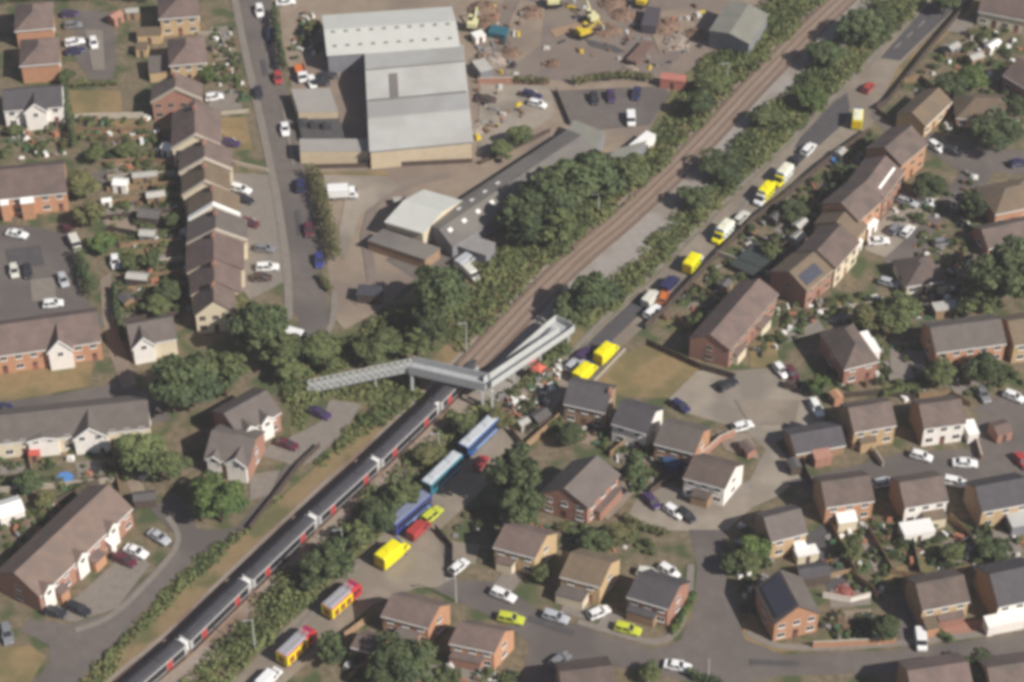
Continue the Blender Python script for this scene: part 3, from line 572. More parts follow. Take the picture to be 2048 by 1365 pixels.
house('slate roofed brown brick house beside the vacant lot and the coaches', (1129, 806), (1210, 824), 7.5, wall=BRICKB, roof=RSLATE, group=G1, chim=((.99, .45, .35),), left_shade=BRICKB, win=(1, 1, 0))
house('white gabled house with slate roof below the vacant lot', (1225, 846), (1292, 866), C=(1326, 818), wall=RENDW, roof=RSLATE, group=G1, side_n=1, left_shade=BRICKB, win=(1, 1, 0))
house('brown roofed house with an orange brick gable next to the parking court', (1310, 886), (1388, 906), C=(1421, 857), wall=BRICK, roof=RGREY, group=G1, left_shade=BRICKB, win=(1, 1, 0))
house('white gable ended house with brown roof behind the blue garden canopy', (1369, 955), (1449, 976), C=(1487, 929), wall=RENDW, roof=RBROWN, group=G1, ext=((2.2, 5.4, -1.6, 0, 2.3, BRICKB, RBROWN, 'porch'),), left_shade=BRICKB, win=(1, 1, 0))
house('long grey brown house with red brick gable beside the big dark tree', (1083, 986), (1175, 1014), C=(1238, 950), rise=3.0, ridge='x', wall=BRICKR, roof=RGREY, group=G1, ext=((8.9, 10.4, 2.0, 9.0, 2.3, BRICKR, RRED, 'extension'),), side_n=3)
house('red brown roofed house with tan gable nearest the lime police car', (989, 1093), (1069, 1114), C=(1114, 1066), wall=BRICKT, roof=RRED, group=G1, ext=((1, 4, -1.2, 0, 2.3, RENDC, RRED, 'porch'),), left_shade=BRICKB, win=(1, 1, 0))
house('olive brown roofed house with long yellow gable in the cul-de-sac', (1122, 1152), (1200, 1172), C=(1240, 1118), wall=BRICKT, roof=RTAN, group=G1, ext=((.2, 5.2, -2.2, 0, 2.3, RENDC, RGREY, 'conservatory'),), left_shade=BRICKB, win=(1, 1, 0))
house('dark purple slate roofed house with brick gable at the road corner', (1256, 1192), (1336, 1216), C=(1378, 1164), wall=BRICKR, roof=RSLATE, group=G1, ext=((.5, 5.5, -1.2, 0, 2.4, BRICKB, RSLATE, 'porch'),), left_shade=BRICKB, win=(1, 1, 0))
house('brown roofed house with orange brick gable nearest the first fire engine', (765, 1230), (856, 1254), C=(900, 1209), wall=BRICK, roof=RRED, group=G1, ext=((3, 7, -3, 0, 2.3, BRICKR, RGREY, 'extension'),), left_shade=BRICKB, win=(1, 1, 0))
house('brown roofed house with bright orange gable at the bottom centre', (901, 1285), (988, 1303), C=(1028, 1260), wall=BRICK, roof=RRED, group=G1, ext=((.5, 6, -1.2, 0, 2.3, BRICKR, RRED, 'porch'),), left_shade=BRICKB, win=(1, 1, 0))
house('small pink roofed garage behind the garden wall near the fire engines', (704, 1293), (752, 1306), C=(779, 1276), e=2.4, rise=1.0, wall=BRICK, roof=RRED, cat='garage', name='garage', nowin=True)
# terrace along the emergency road
G2 = 'terraced houses along the emergency road'
TE = dict(group=G2, cat='terraced house', name='terraced_house', trim=STONEP, side_n=1)
house('red brown terraced house, lowest of the terrace with a red brick gable', (1459, 699), (1554, 588), C=(1477, 567), wall=BRICKR, roof=RRED, ext=((1.5, 5, -1.2, 0, 2.4, RENDC, RRED, 'porch'), (11, 15, -1.4, 0, 2.4, RENDC, RRED, 'porch')), **TE)
house('tan roofed terraced house with a dark solar panel array', (1613, 581), (1666, 537), 8.8, wall=BRICKR, roof=RTAN, solar=(.10, .62, .08, .68), **TE)
house('reddish roofed terraced house above the solar panel roof', (1671, 535), (1717, 484), 8.8, e=5.6, wall=RENDC, roof=RRED, **TE)
house('olive tan roofed terraced house between reddish and brown ones', (1712, 478), (1733, 452), 9.4, e=4.3, wall=BRICKT, roof=RTAN, **TE)
house('plain brown roofed terraced house in the middle upper terrace', (1716, 441), (1764, 399), 8.8, wall=BRICK, roof=RBROWN, e=5.9, **TE)
house('red brown roofed terraced house with a long pale skylight strip', (1767, 396), (1805, 344), 8.6, e=5.8, wall=BRICKR, roof=RRED, lights=[(.30, .42, .1, .9)], **TE)
house('topmost brown roofed terraced house beside the side street', (1802, 330), (1853, 287), 8.8, wall=BRICK, roof=RBROWN, e=6.2, **TE)
# upper right
G3 = 'houses of the upper right estate'
house('hip roofed brown bungalow with pale front beside the big tree', (1815, 572), (1884, 562), 8, e=2.8, rise=2.4, hip=True, wall=RENDC, roof=RBROWN, group=G3, ext=((6.5, 8.5, -1, 5, 2.3, RENDC, RBROWN, 'extension'),))
house('large brown hip roofed house with white side wall beside the paved garden', (1690, 738), (1754, 722), 11, e=4.6, rise=3, hip=True, wall=BRICKR, roof=RBROWN, group=G3, ext=((6.3, 9.5, 3.5, 7, 3.4, RENDW, WH, 'extension'), (4.5, 9.5, 7.2, 9.5, 3.2, RENDW, WH, 'extension')))
house('long brown roofed orange brick house above the garden with two dark trees', (1873, 704), (2011, 686), 8.5, wall=BRICK, roof=RGREY, group=G3)
house('grey roofed yellow brick house on the right edge beside the long brick house', (2029, 690), (2095, 680), 8.5, wall=BRICKT, roof=RTAN, group=G3)
house('low orange brick house on the right edge above the largest green tree', (1977, 496), (2070, 476), 7, e=2.8, rise=2, wall=BRICKR, roof=RBROWN, group=G3)
house('brown hip roofed house on the right edge above the low brick house', (1992, 428), (2090, 408), 9, e=4, rise=2.6, hip=True, wall=BRICK, roof=RTAN, group=G3)
house('red walled house with brown roof at the right edge near the top', (2008, 150), (2075, 190), 9, e=4, rise=2.6, wall=BRICKR, roof=RRED, group=G3)
house('brown roofed house with pale front band in the top right corner', (1958, 22), (2070, 44), 9, e=4, rise=2.6, wall=RENDC, roof=RRED, group=G3)
house('orange brown house with a tan gable wall above the side street', (1850, 252), (1902, 203), 7, e=3.4, rise=2, wall=BRICKT, roof=RTAN, group=G3, win=(1, 1, 1))
house('wide tan hip roofed bungalow partly hidden by garden trees', (1915, 236), (2035, 240), 9, e=2.8, rise=2.4, hip=True, wall=BRICK, roof=RTAN, group=G3)
# upper left
G4 = 'houses of the upper left courts'
house('hip roofed brown house with a broad orange brick front, upper left', (42, 132), (116, 126), 10, hip=True, rise=2.6, wall=BRICK, roof=RRED, group=G4, win=(0, 1, 1))
house('brown roofed house adjoining the hip roofed one at the top left edge', (32, 62), (104, 56), 10.5, hip=True, rise=2.6, wall=BRICK, roof=RRED, group=G4, win=(0, 1, 1))
house('brown roofed tan brick house touching the top edge, right of the car court', (320, 38), (396, 32), 9, hip=True, rise=2.6, wall=BRICKT, roof=RRED, group=G4)
house('brown hip roofed house just above the stepped terrace', (341, 131), (411, 125), 10, hip=True, rise=2.8, wall=BRICKT, roof=RRED, group=G4, ext=((-5, -.2, 1, 7, 2.6, BRICKT, RGREY, 'extension'),))
house('dark slate roofed house with white walls and a white front gable', (8, 221), (124, 212), 8, rise=2.4, wall=RENDW, roof=RSLATE, group=G4, gables=((6.9, 4.6, 1.4, 2.0, RENDW, None),))
house('brown roofed orange brick pair with white fascia boards beside the car court', (-40, 402), (132, 384), 11, rise=3.2, wall=BRICK, roof=RRED, group=G4, ext=((4.2, 5.8, -1.6, 0, 4.4, BRICK, WH, 'bay'), (8.4, 11, -1.8, 0, 4.4, BRICK, WH, 'bay')))
house('brown roofed brick house with a round topped white gable front', (-40, 716), (200, 682), 10, rise=3.2, wall=BRICK, roof=RRED, group=G4, gables=((15.4, 4.6, 1.2, 2.6, RENDW, None),), ext=())
house('small cream house with white gable beside the shady path', (263, 692), (352, 676), 7, e=4.4, rise=2.4, wall=RENDC, roof=RGREY, group=G4, gables=((2.3, 4.2, .8, 2.2, RENDW, None),), nowin=True)
house('long grey roofed house with a bright white central gable, left edge', (-60, 892), (298, 854), 9, e=4.2, rise=2.6, wall=RENDC, roof=RGREY, group=G4, gables=((22.3, 6.0, 1.2, 2.4, RENDW, None), (13.5, 5.5, .6, .6, RENDW, None)))
h6 = house('grey roofed house with white zigzag eaves beside the dark cars', (478, 870), (560, 824), 8.5, e=4.8, rise=2.4, wall=BRICKR, roof=RGREY, group=G4, gables=((2.2, 2.6, .5, 1.2, RENDW, None), (6.2, 2.6, .5, 1.2, RENDW, None)))
house('grey roofed wing with white gable, joined to the house with zigzag eaves', (411, 914), (496, 930), 9, e=4.4, rise=2.4, wall=BRICKR, roof=RGREY, group=G4, gables=((6.2, 3.9, .6, 1.6, RENDW, None), (1.7, 2.6, .4, .9, RENDW, None)))
house('long brown roofed brick terrace with white dormers at the lower left', (78, 1192), (262, 1016), 10, e=4.8, rise=3.0, wall=BRICKR, roof=RLONG, group=G4, cat='terrace', name='terrace_row', side_n=1,
      gables=((2.0, 2.6, .5, 1.0, RENDW, None), (11.0, 2.6, .5, 1.0, RENDW, None), (19.5, 2.6, .5, 1.0, RENDW, None)), ext=((3.6, 5.6, -1.6, 0, 2.4, BRICK, RRED, 'porch'), (12.6, 15.4, -1.8, 0, 2.4, BRICK, RRED, 'porch'), (17.6, 18.8, -1.3, 0, 2.5, RENDW, RENDW, 'porch')))
# stepped terrace beside the left road
G5 = 'stepped terraced houses beside the left road'
TL = dict(group=G5, cat='terraced house', name='terraced_house', ridge='x', barge=True, rise=3.3, win=(1, 0, 1), wall=RENDC, side_n=2)
def tl(label, A, B, D, roof, trim=STONEP, **k): house(label, A, B, D, roof=roof, trim=trim, chim=((.5, .75, .7),), **{**TL, **k})
tl('topmost terraced house of the stepped row, red gable and pale bargeboards', (304, 205), (402, 200), 6.0, RBROWN, wall=BRICKR)
tl('stepped terraced house with brown roof, second from the top of the row', (345, 298), (440, 292), 12.6, RRED)
tl('stepped terraced house with a slim pale bargeboard, third from the top', (360, 346), (462, 340), 7.0, RBROWN)
tl('stepped terraced house just above the one with the thick white bargeboard', (366, 391), (458, 385), 6.5, RTAN)
tl('stepped terraced house with the thick bright white bargeboard', (379, 439), (478, 432), 6.8, RTAN, WH)
tl('stepped terraced house with pale edge below the thick white bargeboard', (376, 489), (492, 482), 6.8, RGREY)
tl('pinkish roofed terraced house with dark chimney shadows, lower in the row', (374, 545), (486, 538), 9, RRED, barge=False)
tl('brown roofed terraced house, second from the lower end of the row', (382, 590), (480, 584), 6.5, RRED, barge=False)
tl('lowest terraced house of the stepped row beside the olive tree', (391, 630), (470, 624), 5.8, RBROWN, barge=False)
# ------------------------------------------------------------------ industrial buildings
def warehouse():
    root = thing('warehouse', 'large pale grey sheet roofed warehouse beside the left road', 'warehouse', W(741, 336))
    o = root.location
    def block(A, B, C, e, bays, mroof, mwall, nm):
        a = W(*A, e); b_ = W(*B, e); c = W(*C, e); d = a+(c-b_)
        for p in (a, b_, c, d): p.z = 0
        a -= o; b_ -= o; c -= o; d -= o
        for p in (a, b_, c, d): p.z = 0
        V = c-b_; D = V.length; V.normalize(); U = b_-a; L = U.length; U.normalize(); Z = Vector((0, 0, 1))
        prof = [(0, 0)]; top = []; y = 0
        for (d0, rs) in bays: top += [(y, e), (y+d0/2, e+rs)]; y += d0
        top.append((y, e)); k = D/y; top = [(s*k, z) for s, z in top]
        pr = [(0, 0)]+top+[(D, 0)]
        w_ = MB(); w_.loft([[a+V*s+U*u+Z*z for s, z in pr] for u in (0, L)]); link('wall', w_.mesh('wall', [mwall]), root)
        r = MB(); g = .25
        t2 = [(top[0][0]-g, top[0][1])]+top[1:-1]+[(top[-1][0]+g, top[-1][1])]
        for i in range(len(t2)-1):
            (s0, z0), (s1, z1) = t2[i], t2[i+1]
            q = [a+V*s0+U*-g+Z*(z0+.02), a+V*s0+U*(L+g)+Z*(z0+.02), a+V*s1+U*(L+g)+Z*(z1+.02), a+V*s1+U*-g+Z*(z1+.02)]
            r.hexa(q, [p+Z*.16 for p in q], 0)
        ro = link('roof', r.mesh('roof', [mroof]), root)
        return a, U, V, L, D, k, ro, top
    a, U, V, L, D, k, ro, top = block((741, 303), (943, 284), (923, 92), 4.8, ((17, 1.9), (17, 1.9)), METALR, CLADG, 'a')
    Z = Vector((0, 0, 1))
    # front cladding, dark roof patch, roof cabin
    b = MB(); b.bar(a-V*.06, a+U*L-V*.06, .1, 4.3); link('front_cladding', b.mesh('front_cladding', [CLADC]), root)
    b = MB()
    zz = lambda s: np.interp(s, [t[0] for t in top], [t[1] for t in top])
    q = [a+U*5+V*(D*.5)+Z*(zz(D*.5)+.2), a+U*6.9+V*(D*.5)+Z*(zz(D*.5)+.2), a+U*6.9+V*(D*.70)+Z*(zz(D*.70)+.2), a+U*5+V*(D*.70)+Z*(zz(D*.70)+.2)]
    b.hexa(q, [p+Z*.12 for p in q]); link('roof_patch', b.mesh('roof_patch', [METALD]), ro)
    for i in range(1, 4):                     # valley gutters and ridge caps
        s, z = top[i]; b = MB(); b.bar(a+V*s+Z*(z+.19), a+U*L+V*s+Z*(z+.19), .9 if i == 2 else .4, .06); link('gutter' if i == 2 else 'ridge_cap', b.mesh('gutter', [METALD if i >= 2 else METALR]), ro)
    b = MB(); b.bar(a+U*(L+.15)+V*0+Z*4.7, a+U*(L+.15)+V*D+Z*4.7, .5, .2); link('gutter', b.mesh('gutter', [METALL]), ro)
    a, U, V, L, D, k, ro, top = block((656, 112), (918, 94), (902, 16), 5.0, ((13, 1.5),), METALL, CLADG, 'b')
    for row, s in ((0, .18), (1, .46)):
        for i in range(10):
            u = L*(i+.6)/10.2; z0 = 5.0+1.5*s*2+.14; p = a+U*u+V*(D*s)+Z*z0
            b = MB(); b.bar(p-U*.45, p+U*.45, 1.1, .09); link('rooflight', b.mesh('rooflight', [METALD if row == 0 else METALG]), ro)
    # flat annex and front lean-to
    for (A, B, C, e, nm) in [((597, 226), (676, 224), (660, 178), 3.0, 'annex'), ((600, 304), (738, 304), (736, 279), 3.2, 'annex'), ((604, 278), (690, 279), (676, 226), 1.1, 'loading_deck')]:
        a = W(*A, e)-o; b_ = W(*B, e)-o; c = W(*C, e)-o; d = a+(c-b_); q = [a, b_, c, d]
        b = MB(); b.hexa([Vector((p.x, p.y, 0)) for p in q], q); x = link(nm, b.mesh(nm, [CLADC if nm == 'annex' else ASPHD]), root)
        b = MB(); b.hexa(q, [p+Z*.15 for p in q]); link('roof', b.mesh('roof', [mat('annex_roof', (.30, .275, .25), (.34, .315, .285), .3, .8, 5) if nm == 'annex' else ASPHD]), x)
warehouse()
for (px, py, lb) in [(607, 234, 'dark plant unit on the warehouse deck, leftmost of three'), (630, 236, 'dark plant unit on the warehouse deck, middle of three'), (655, 238, 'dark plant unit on the warehouse deck, rightmost of three')]:
    p = W(px, py+18, 1.25); t = thing('plant_unit', lb, 'plant unit', p, .05, 'dark plant units on the warehouse deck')
    b = MB(); b.box(-.95, .95, -.9, .9, 0, 1.5); link('casing', b.mesh('casing', [mat('plant_dark', (.055, .055, .06), (.075, .075, .08), 1, .7)]), t)
    b = MB(); b.cyl((0, 0, 1.5), (0, 0, 1.8), .65, n=12); link('fan', b.mesh('fan', [ASPHD]), t)
house('pale roofed barn with three dark doorways beside the curved yard', (772, 444), (846, 466), C=(921, 403), e=4.2, rise=1.4, wall=RENDC, roof=METALL, cat='barn', name='barn', nowin=True, trim=STONEP, barge=False)
house('long dark roofed shed with white rooflights running beside the big trees', (905, 492), (1188, 303), C=(1136, 262), e=3.6, rise=1.3, wall=CLADG, roof=METALD, cat='shed', name='industrial_shed', nowin=True, fascia=False,
      lights=[(.55, .75, .03+.095*k, .055+.095*k) for k in range(4)]+[(1.40, 1.58, .16+.09*k, .185+.09*k) for k in range(4)])
house('flat grey green roofed workshop at the end of the long dark shed', (1172, 345), (1228, 330), C=(1292, 284), e=3.4, wall=CLADG, roof=METALG, cat='workshop', name='workshop', flatroof=True, nowin=True)
house('low flat grey roofed store joined to the workshop beside the car park', (1110, 306), (1172, 330), C=(1210, 266), e=3.2, wall=CLADG, roof=METALG, cat='store', name='store', flatroof=True, nowin=True)
house('small pale grey sloping roofed store at the near end of the long shed', (905, 489), (972, 512), C=(990, 488), e=2.6, wall=CLADG, roof=mat('store_roof', (.24, .225, .22), (.28, .265, .255), .4, .7, 5), cat='store', name='store', flatroof=True, nowin=True)
house('dark flat roofed lean-to below the pale barn', (736, 482), (850, 520), C=(880, 498), e=2.6, wall=BRICKB, roof=METALD, cat='lean-to', name='lean_to', flatroof=True, nowin=True)
house('green grey shed with a dark open doorway at the top edge', (1420, 62), (1498, 88), C=(1535, 30), e=4.6, rise=1.0, wall=CLADG, roof=METALG, cat='shed', name='industrial_shed', nowin=True, ridge='x')
# ------------------------------------------------------------------ vehicles
PC = {'white': (.78, .77, .75), 'silver': (.42, .43, .45), 'grey': (.20, .20, .21), 'dark': (.030, .031, .036), 'blue': (.035, .05, .20), 'navy': (.028, .030, .085),
      'purple': (.06, .035, .10), 'red': (.38, .05, .045), 'maroon': (.11, .028, .04), 'lime': (.52, .56, .05), 'yellow': (.78, .68, .015), 'pale': (.62, .60, .52), 'orange': (.55, .16, .04), 'brown': (.09, .055, .045), 'teal': (.02, .16, .22), 'bluebus': (.02, .09, .28)}
def paint(c): return mat('paint_'+c, PC[c], None, rough=.32, spec=.5)
VC = {}
def wheel_me(r=.33, w_=.22):
    k = ('wheel', r, w_)
    if k not in VC:
        b = MB(); b.cyl((0, -w_/2, 0), (0, w_/2, 0), r, n=12, m=0); b.cyl((0, -w_/2-.012, 0), (0, w_/2+.012, 0), r*.55, n=8, m=1)
        VC[k] = b.mesh('wheel', [DARK, paint('silver')])
    return VC[k]
def rr(x, w_, zb, zt): return [(x, -w_*.93, zb), (x, -w_, zb+.18), (x, -w_, zt-.14), (x, -w_*.88, zt), (x, w_*.88, zt), (x, w_, zt-.14), (x, w_, zb+.18), (x, w_*.93, zb)]
def car_parts(kind, c):
    k = (kind, c)
    if k in VC: return VC[k]
    L, w_, H, x0, x1, t0, t1 = {'hatch': (4.1, .88, 1.48, -1.95, .95, -1.6, .25), 'estate': (4.6, .91, 1.50, -2.2, .95, -1.95, .2), 'saloon': (4.6, .91, 1.42, -1.75, .95, -1.0, .2), 'suv': (4.6, .94, 1.72, -2.2, 1.05, -2.0, .35)}[kind]
    h = L/2; z = .93 if kind != 'suv' else 1.05
    b = MB()
    b.loft([rr(-h, w_*.84, .38, z-.2), rr(-h+.14, w_*.97, .25, z-.02), rr(-h*.5, w_, .22, z), rr(h*.35, w_, .22, z), rr(h*.66, w_*.98, .22, z-.07), rr(h-.13, w_*.92, .25, z-.2), rr(h, w_*.8, .36, z-.34)])
    bw, tw = w_*.91, w_*.74
    B = [(x0, -bw, z-.03), (x1, -bw, z-.03), (x1, bw, z-.03), (x0, bw, z-.03)]; T = [(t0, -tw, H-.05), (t1, -tw, H-.05), (t1, tw, H-.05), (t0, tw, H-.05)]
    g = MB(); g.hexa(B, T); g_me = g.mesh('windows', [GLASS])
    b.loft([[(t0-.05, -tw*.97, H-.07), (t0-.05, -tw*.8, H-.02), (t0-.05, tw*.8, H-.02), (t0-.05, tw*.97, H-.07)], [(t0*.5, -tw*1.03, H-.05), (t0*.5, -tw*.85, H+.01), (t0*.5, tw*.85, H+.01), (t0*.5, tw*1.03, H-.05)], [(t1+.04, -tw*.99, H-.07), (t1+.04, -tw*.8, H-.03), (t1+.04, tw*.8, H-.03), (t1+.04, tw*.99, H-.07)]])
    for s in (-1, 1):
        for (xb, xt) in ((x0, t0), (x1, t1), ((x0+x1)/2-.1, (t0+t1)/2-.1)):
            b.cyl((xb, s*bw*1.005, z-.03), (xt, s*tw*1.01, H-.05), .065, n=5)
        b.box(x1-.35, x1-.15, *sorted((s*bw, s*(bw+.2))), z-.02, z+.14)      # mirror
    l = MB()
    for s in (-1, 1): l.box(h-.16, h-.02, *sorted((s*w_*.5, s*w_*.8)), z-.4, z-.26)
    VC[k] = [('body', b.mesh('body', [paint(c)])), ('windows', g_me), ('headlights', l.mesh('headlights', [mat('lamp_glass', (.7, .7, .68), None, rough=.2)]))]
    VC[k] = (VC[k], [(x, s*(w_-.1), .33) for x in (-h*.62, h*.62) for s in (-1, 1)])
    return VC[k]
def van_parts(kind, c):
    k = (kind, c)
    if k in VC: return VC[k]
    L, w_, H = {'van': (5.1, .97, 2.05), 'minivan': (4.4, .92, 1.8)}[kind]; h = L/2
    b = MB(); b.loft([rr(-h, w_*.96, .35, H-.05), rr(-h+.1, w_, .3, H), rr(h*.30, w_, .3, H), rr(h*.34, w_*.99, .3, H-.04)])
    b.loft([rr(h*.34, w_*.99, .3, 1.18), rr(h*.72, w_*.98, .3, 1.14), rr(h-.1, w_*.92, .3, .95), rr(h, w_*.82, .4, .8)])
    b.hexa([(h*.30, -w_*.86, H-.1), (h*.40, -w_*.86, H-.1), (h*.40, w_*.86, H-.1), (h*.30, w_*.86, H-.1)], [(h*.30, -w_*.84, H), (h*.36, -w_*.82, H-.01), (h*.36, w_*.82, H-.01), (h*.30, w_*.84, H)])
    g = MB(); g.hexa([(h*.34, -w_*.9, 1.16), (h*.70, -w_*.9, 1.13), (h*.70, w_*.9, 1.13), (h*.34, w_*.9, 1.16)], [(h*.345, -w_*.84, H-.08), (h*.40, -w_*.8, H-.10), (h*.40, w_*.8, H-.10), (h*.345, w_*.84, H-.08)])
    for s in (-1, 1): g.box(h*.02, h*.30, *sorted((s*w_, s*(w_+.012))), 1.2, H-.25)
    VC[k] = ([('body', b.mesh('body', [paint(c)])), ('windows', g.mesh('windows', [GLASS]))], [(x, s*(w_-.1), .34) for x in (-h*.6, h*.62) for s in (-1, 1)])
    return VC[k]
CGR = mat('emergency_green', (.02, .20, .06), None, rough=.4)
AMB = mat('ambulance_yellow', (.80, .70, .012), None, rough=.4)
BEAC = mat('beacon_blue', (.03, .06, .26), None, rough=.2)
def amb_parts(kind, c):
    k = (kind, c)
    if k in VC: return VC[k]
    body = {'y': AMB, 'w': WH}[c[0]]; roofm = {'y': AMB, 'w': mat('ambulance_pale', (.74, .71, .55), None, rough=.5)}[c[1]]; cabm = {'y': AMB, 'w': WH}[c[2]]
    b = MB(); b.loft([[(x, -1.08*q, .45), (x, -1.12*q, .6), (x, -1.12*q, 2.62), (x, -1.0*q, 2.74), (x, 1.0*q, 2.74), (x, 1.12*q, 2.62), (x, 1.12*q, .6), (x, 1.08*q, .45)] for x, q in ((-3.0, .95), (-2.85, 1), (1.15, 1), (1.3, .95))])
    r = MB(); r.loft([[(x, -.98*q, 2.72), (x, -.8*q, 2.80), (x, .8*q, 2.80), (x, .98*q, 2.72)] for x, q in ((-2.9, .95), (0, 1), (1.2, .95))]); r.box(-1.4, -.6, -.4, .4, 2.78, 2.92)
    cb = MB(); cb.loft([rr(1.28, 1.02, .4, 2.2), rr(1.7, 1.02, .4, 2.15), rr(2.0, 1.01, .4, 1.36), rr(2.75, .95, .4, 1.15), rr(3.0, .82, .45, .85)])
    g = MB(); g.hexa([(1.75, -.92, 1.38), (2.35, -.92, 1.30), (2.35, .92, 1.30), (1.75, .92, 1.38)], [(1.62, -.84, 2.06), (1.72, -.84, 2.08), (1.72, .84, 2.08), (1.62, .84, 2.06)])
    for s in (-1, 1): g.box(1.35, 1.75, *sorted((s*1.02, s*1.035)), 1.35, 2.0)
    Q = []
    for s in (-1, 1):
        q = MB(); Q.append(q)
        for i in range(7):
            for j in range(2):
                if (i+j) % 2 == 0: q.box(-2.9+i*.6, -2.3+i*.6, *sorted((s*1.118, s*1.13)), .95+j*.42, 1.37+j*.42)
    rear = MB()
    for s in (-1, 1): rear.box(-3.03, -2.99, *sorted((s*.08, s*.92)), .7, 2.3)
    l = MB(); l.box(1.15, 1.45, -.85, .85, 2.74, 2.92)
    VC[k] = ([('box_body', b.mesh('box_body', [body])), ('roof', r.mesh('roof', [roofm])), ('cab', cb.mesh('cab', [cabm])), ('windscreen', g.mesh('windscreen', [GLASS])), ('rear_doors', rear.mesh('rear_doors', [mat('ambulance_rear', (.70, .46, .02), None, rough=.4)])), ('light_bar', l.mesh('light_bar', [BEAC]))]+([] if c == 'yyy' else [('chequer_band', q.mesh('chequer_band', [CGR])) for q in Q]), [(x, s*.95, .36) for x in (-1.7, 1.95) for s in (-1, 1)])
    return VC[k]
def fire_parts(kind, c):
    k = (kind, c)
    if k in VC: return VC[k]
    red = mat('fire_red', (.50, .035, .04), None, rough=.35)
    b = MB(); b.loft([[(x, -1.2, .55), (x, -1.25, .7), (x, -1.25, 3.0), (x, -1.15, 3.1), (x, 1.15, 3.1), (x, 1.25, 3.0), (x, 1.25, .7), (x, 1.2, .55)] for x in (-3.9, 1.35)])
    cb = MB(); cb.loft([[(x, -1.22*q, .55), (x, -1.25*q, .8), (x, -1.25*q, zt-.25), (x, -1.05*q, zt), (x, 1.05*q, zt), (x, 1.25*q, zt-.25), (x, 1.25*q, .8), (x, 1.22*q, .55)] for x, q, zt in ((1.36, 1, 2.95), (3.3, 1, 2.9), (3.75, .98, 2.55), (3.9, .95, 1.6))])
    cb.box(1.5, 3.0, -.9, .9, 2.92, 3.02)
    g = MB(); g.hexa([(3.74, -1.1, 1.55), (3.97, -1.1, 1.55), (3.97, 1.1, 1.55), (3.74, 1.1, 1.55)], [(3.4, -1.0, 2.55), (3.80, -1.0, 2.5), (3.80, 1.0, 2.5), (3.4, 1.0, 2.55)])
    for s in (-1, 1):
        g.box(1.6, 2.35, *sorted((s*1.25, s*1.265)), 1.6, 2.5); g.box(2.6, 3.3, *sorted((s*1.25, s*1.265)), 1.6, 2.5)
    y = MB()
    for s in (-1, 1): y.box(-3.85, 1.3, *sorted((s*1.25, s*1.27)), .75, 2.95)
    y.box(-3.93, -3.89, -1.2, 1.2, .7, 3.0)
    LK = []
    for s in (-1, 1):
        for i in range(3): lk = MB(); LK.append(lk); lk.box(-3.3+i*1.55, -2.2+i*1.55, *sorted((s*1.268, s*1.285)), .95, 2.3)
    lk = MB(); LK.append(lk); lk.box(-3.95, -3.92, -.6, .6, 1.0, 2.4)
    r = MB(); r.box(-3.8, 1.25, -1.1, 1.1, 3.08, 3.16)
    la = MB()
    for yy in (-.75, -.3, .25, .7): la.box(-3.6, 2.2, yy-.05, yy+.05, 3.3, 3.42)
    for i in range(13): la.box(-3.5+i*.45, -3.44+i*.45, -.75, -.3, 3.32, 3.38); la.box(-3.5+i*.45, -3.44+i*.45, .25, .7, 3.32, 3.38)
    for x in (-3.4, -1, 1): la.box(x, x+.1, -.8, .75, 3.1, 3.32)
    l = MB(); l.box(2.75, 2.95, -.8, .8, 3.0, 3.14)
    VC[k] = ([('body', b.mesh('body', [red])), ('cab', cb.mesh('cab', [red])), ('windscreen', g.mesh('windscreen', [GLASS])), ('side_panel', y.mesh('side_panel', [AMB])), ('roof', r.mesh('roof', [mat('fire_roof', (.40, .37, .40), (.46, .43, .46), 2, .5)])), ('ladder', la.mesh('ladder', [paint('silver')])), ('light_bar', l.mesh('light_bar', [BEAC]))]+[('locker_door', q.mesh('locker_door', [mat('locker_red', (.30, .07, .04), None, rough=.4)])) for q in LK], [(x, s*1.08, .48) for x in (-2.0, 2.35) for s in (-1, 1)])
    return VC[k]
def bus_parts(kind, c):
    k = (kind, c)
    if k in VC: return VC[k]
    h = 4.8
    def sec(x, q=1): return [(x, -1.2*q, .35), (x, -1.25*q, .6), (x, -1.25*q, 2.85), (x, -1.08*q, 3.12), (x, 1.08*q, 3.12), (x, 1.25*q, 2.85), (x, 1.25*q, .6), (x, 1.2*q, .35)]
    b = MB(); b.loft([sec(-h, .95), sec(-h+.25), sec(h-.3), sec(h, .95)])
    g = MB()
    for s in (-1, 1): g.box(-h+.4, h-.5, *sorted((s*1.245, s*1.268)), 1.75, 2.72)
    g.box(h-.05, h+.05, -1.05, 1.05, 1.2, 2.8); g.box(-h-.03, -h+.05, -.95, .95, 1.7, 2.7)
    r = MB(); r.loft([[(x, -1.06, 3.1), (x, -.9, 3.2), (x, .9, 3.2), (x, 1.06, 3.1)] for x in (-h+.15, 0, h-.15)]); 
    for x in (-2.6, 2.2): r.box(x-.9, x+.9, -.6, .6, 3.18, 3.36)
    st = MB()
    for s in (-1, 1): st.box(-h+.6, h-2.6, *sorted((s*1.25, s*1.262)), .75, 1.15)
    VC[k] = ([('body', b.mesh('body', [paint(c)])), ('windows', g.mesh('windows', [GLASS])), ('roof', r.mesh('roof', [mat('bus_roof', (.46, .48, .50), (.54, .56, .57), 1, .5) if c != 'blue' else mat('bus_roof_dark', (.17, .19, .27), (.21, .23, .31), 1, .5)])), ('side_stripe', st.mesh('side_stripe', [mat('bus_stripe', (.30, .42, .60), None, rough=.4)]))], [(x, s*1.1, .48) for x in (-2.4, 2.7) for s in (-1, 1)])
    return VC[k]
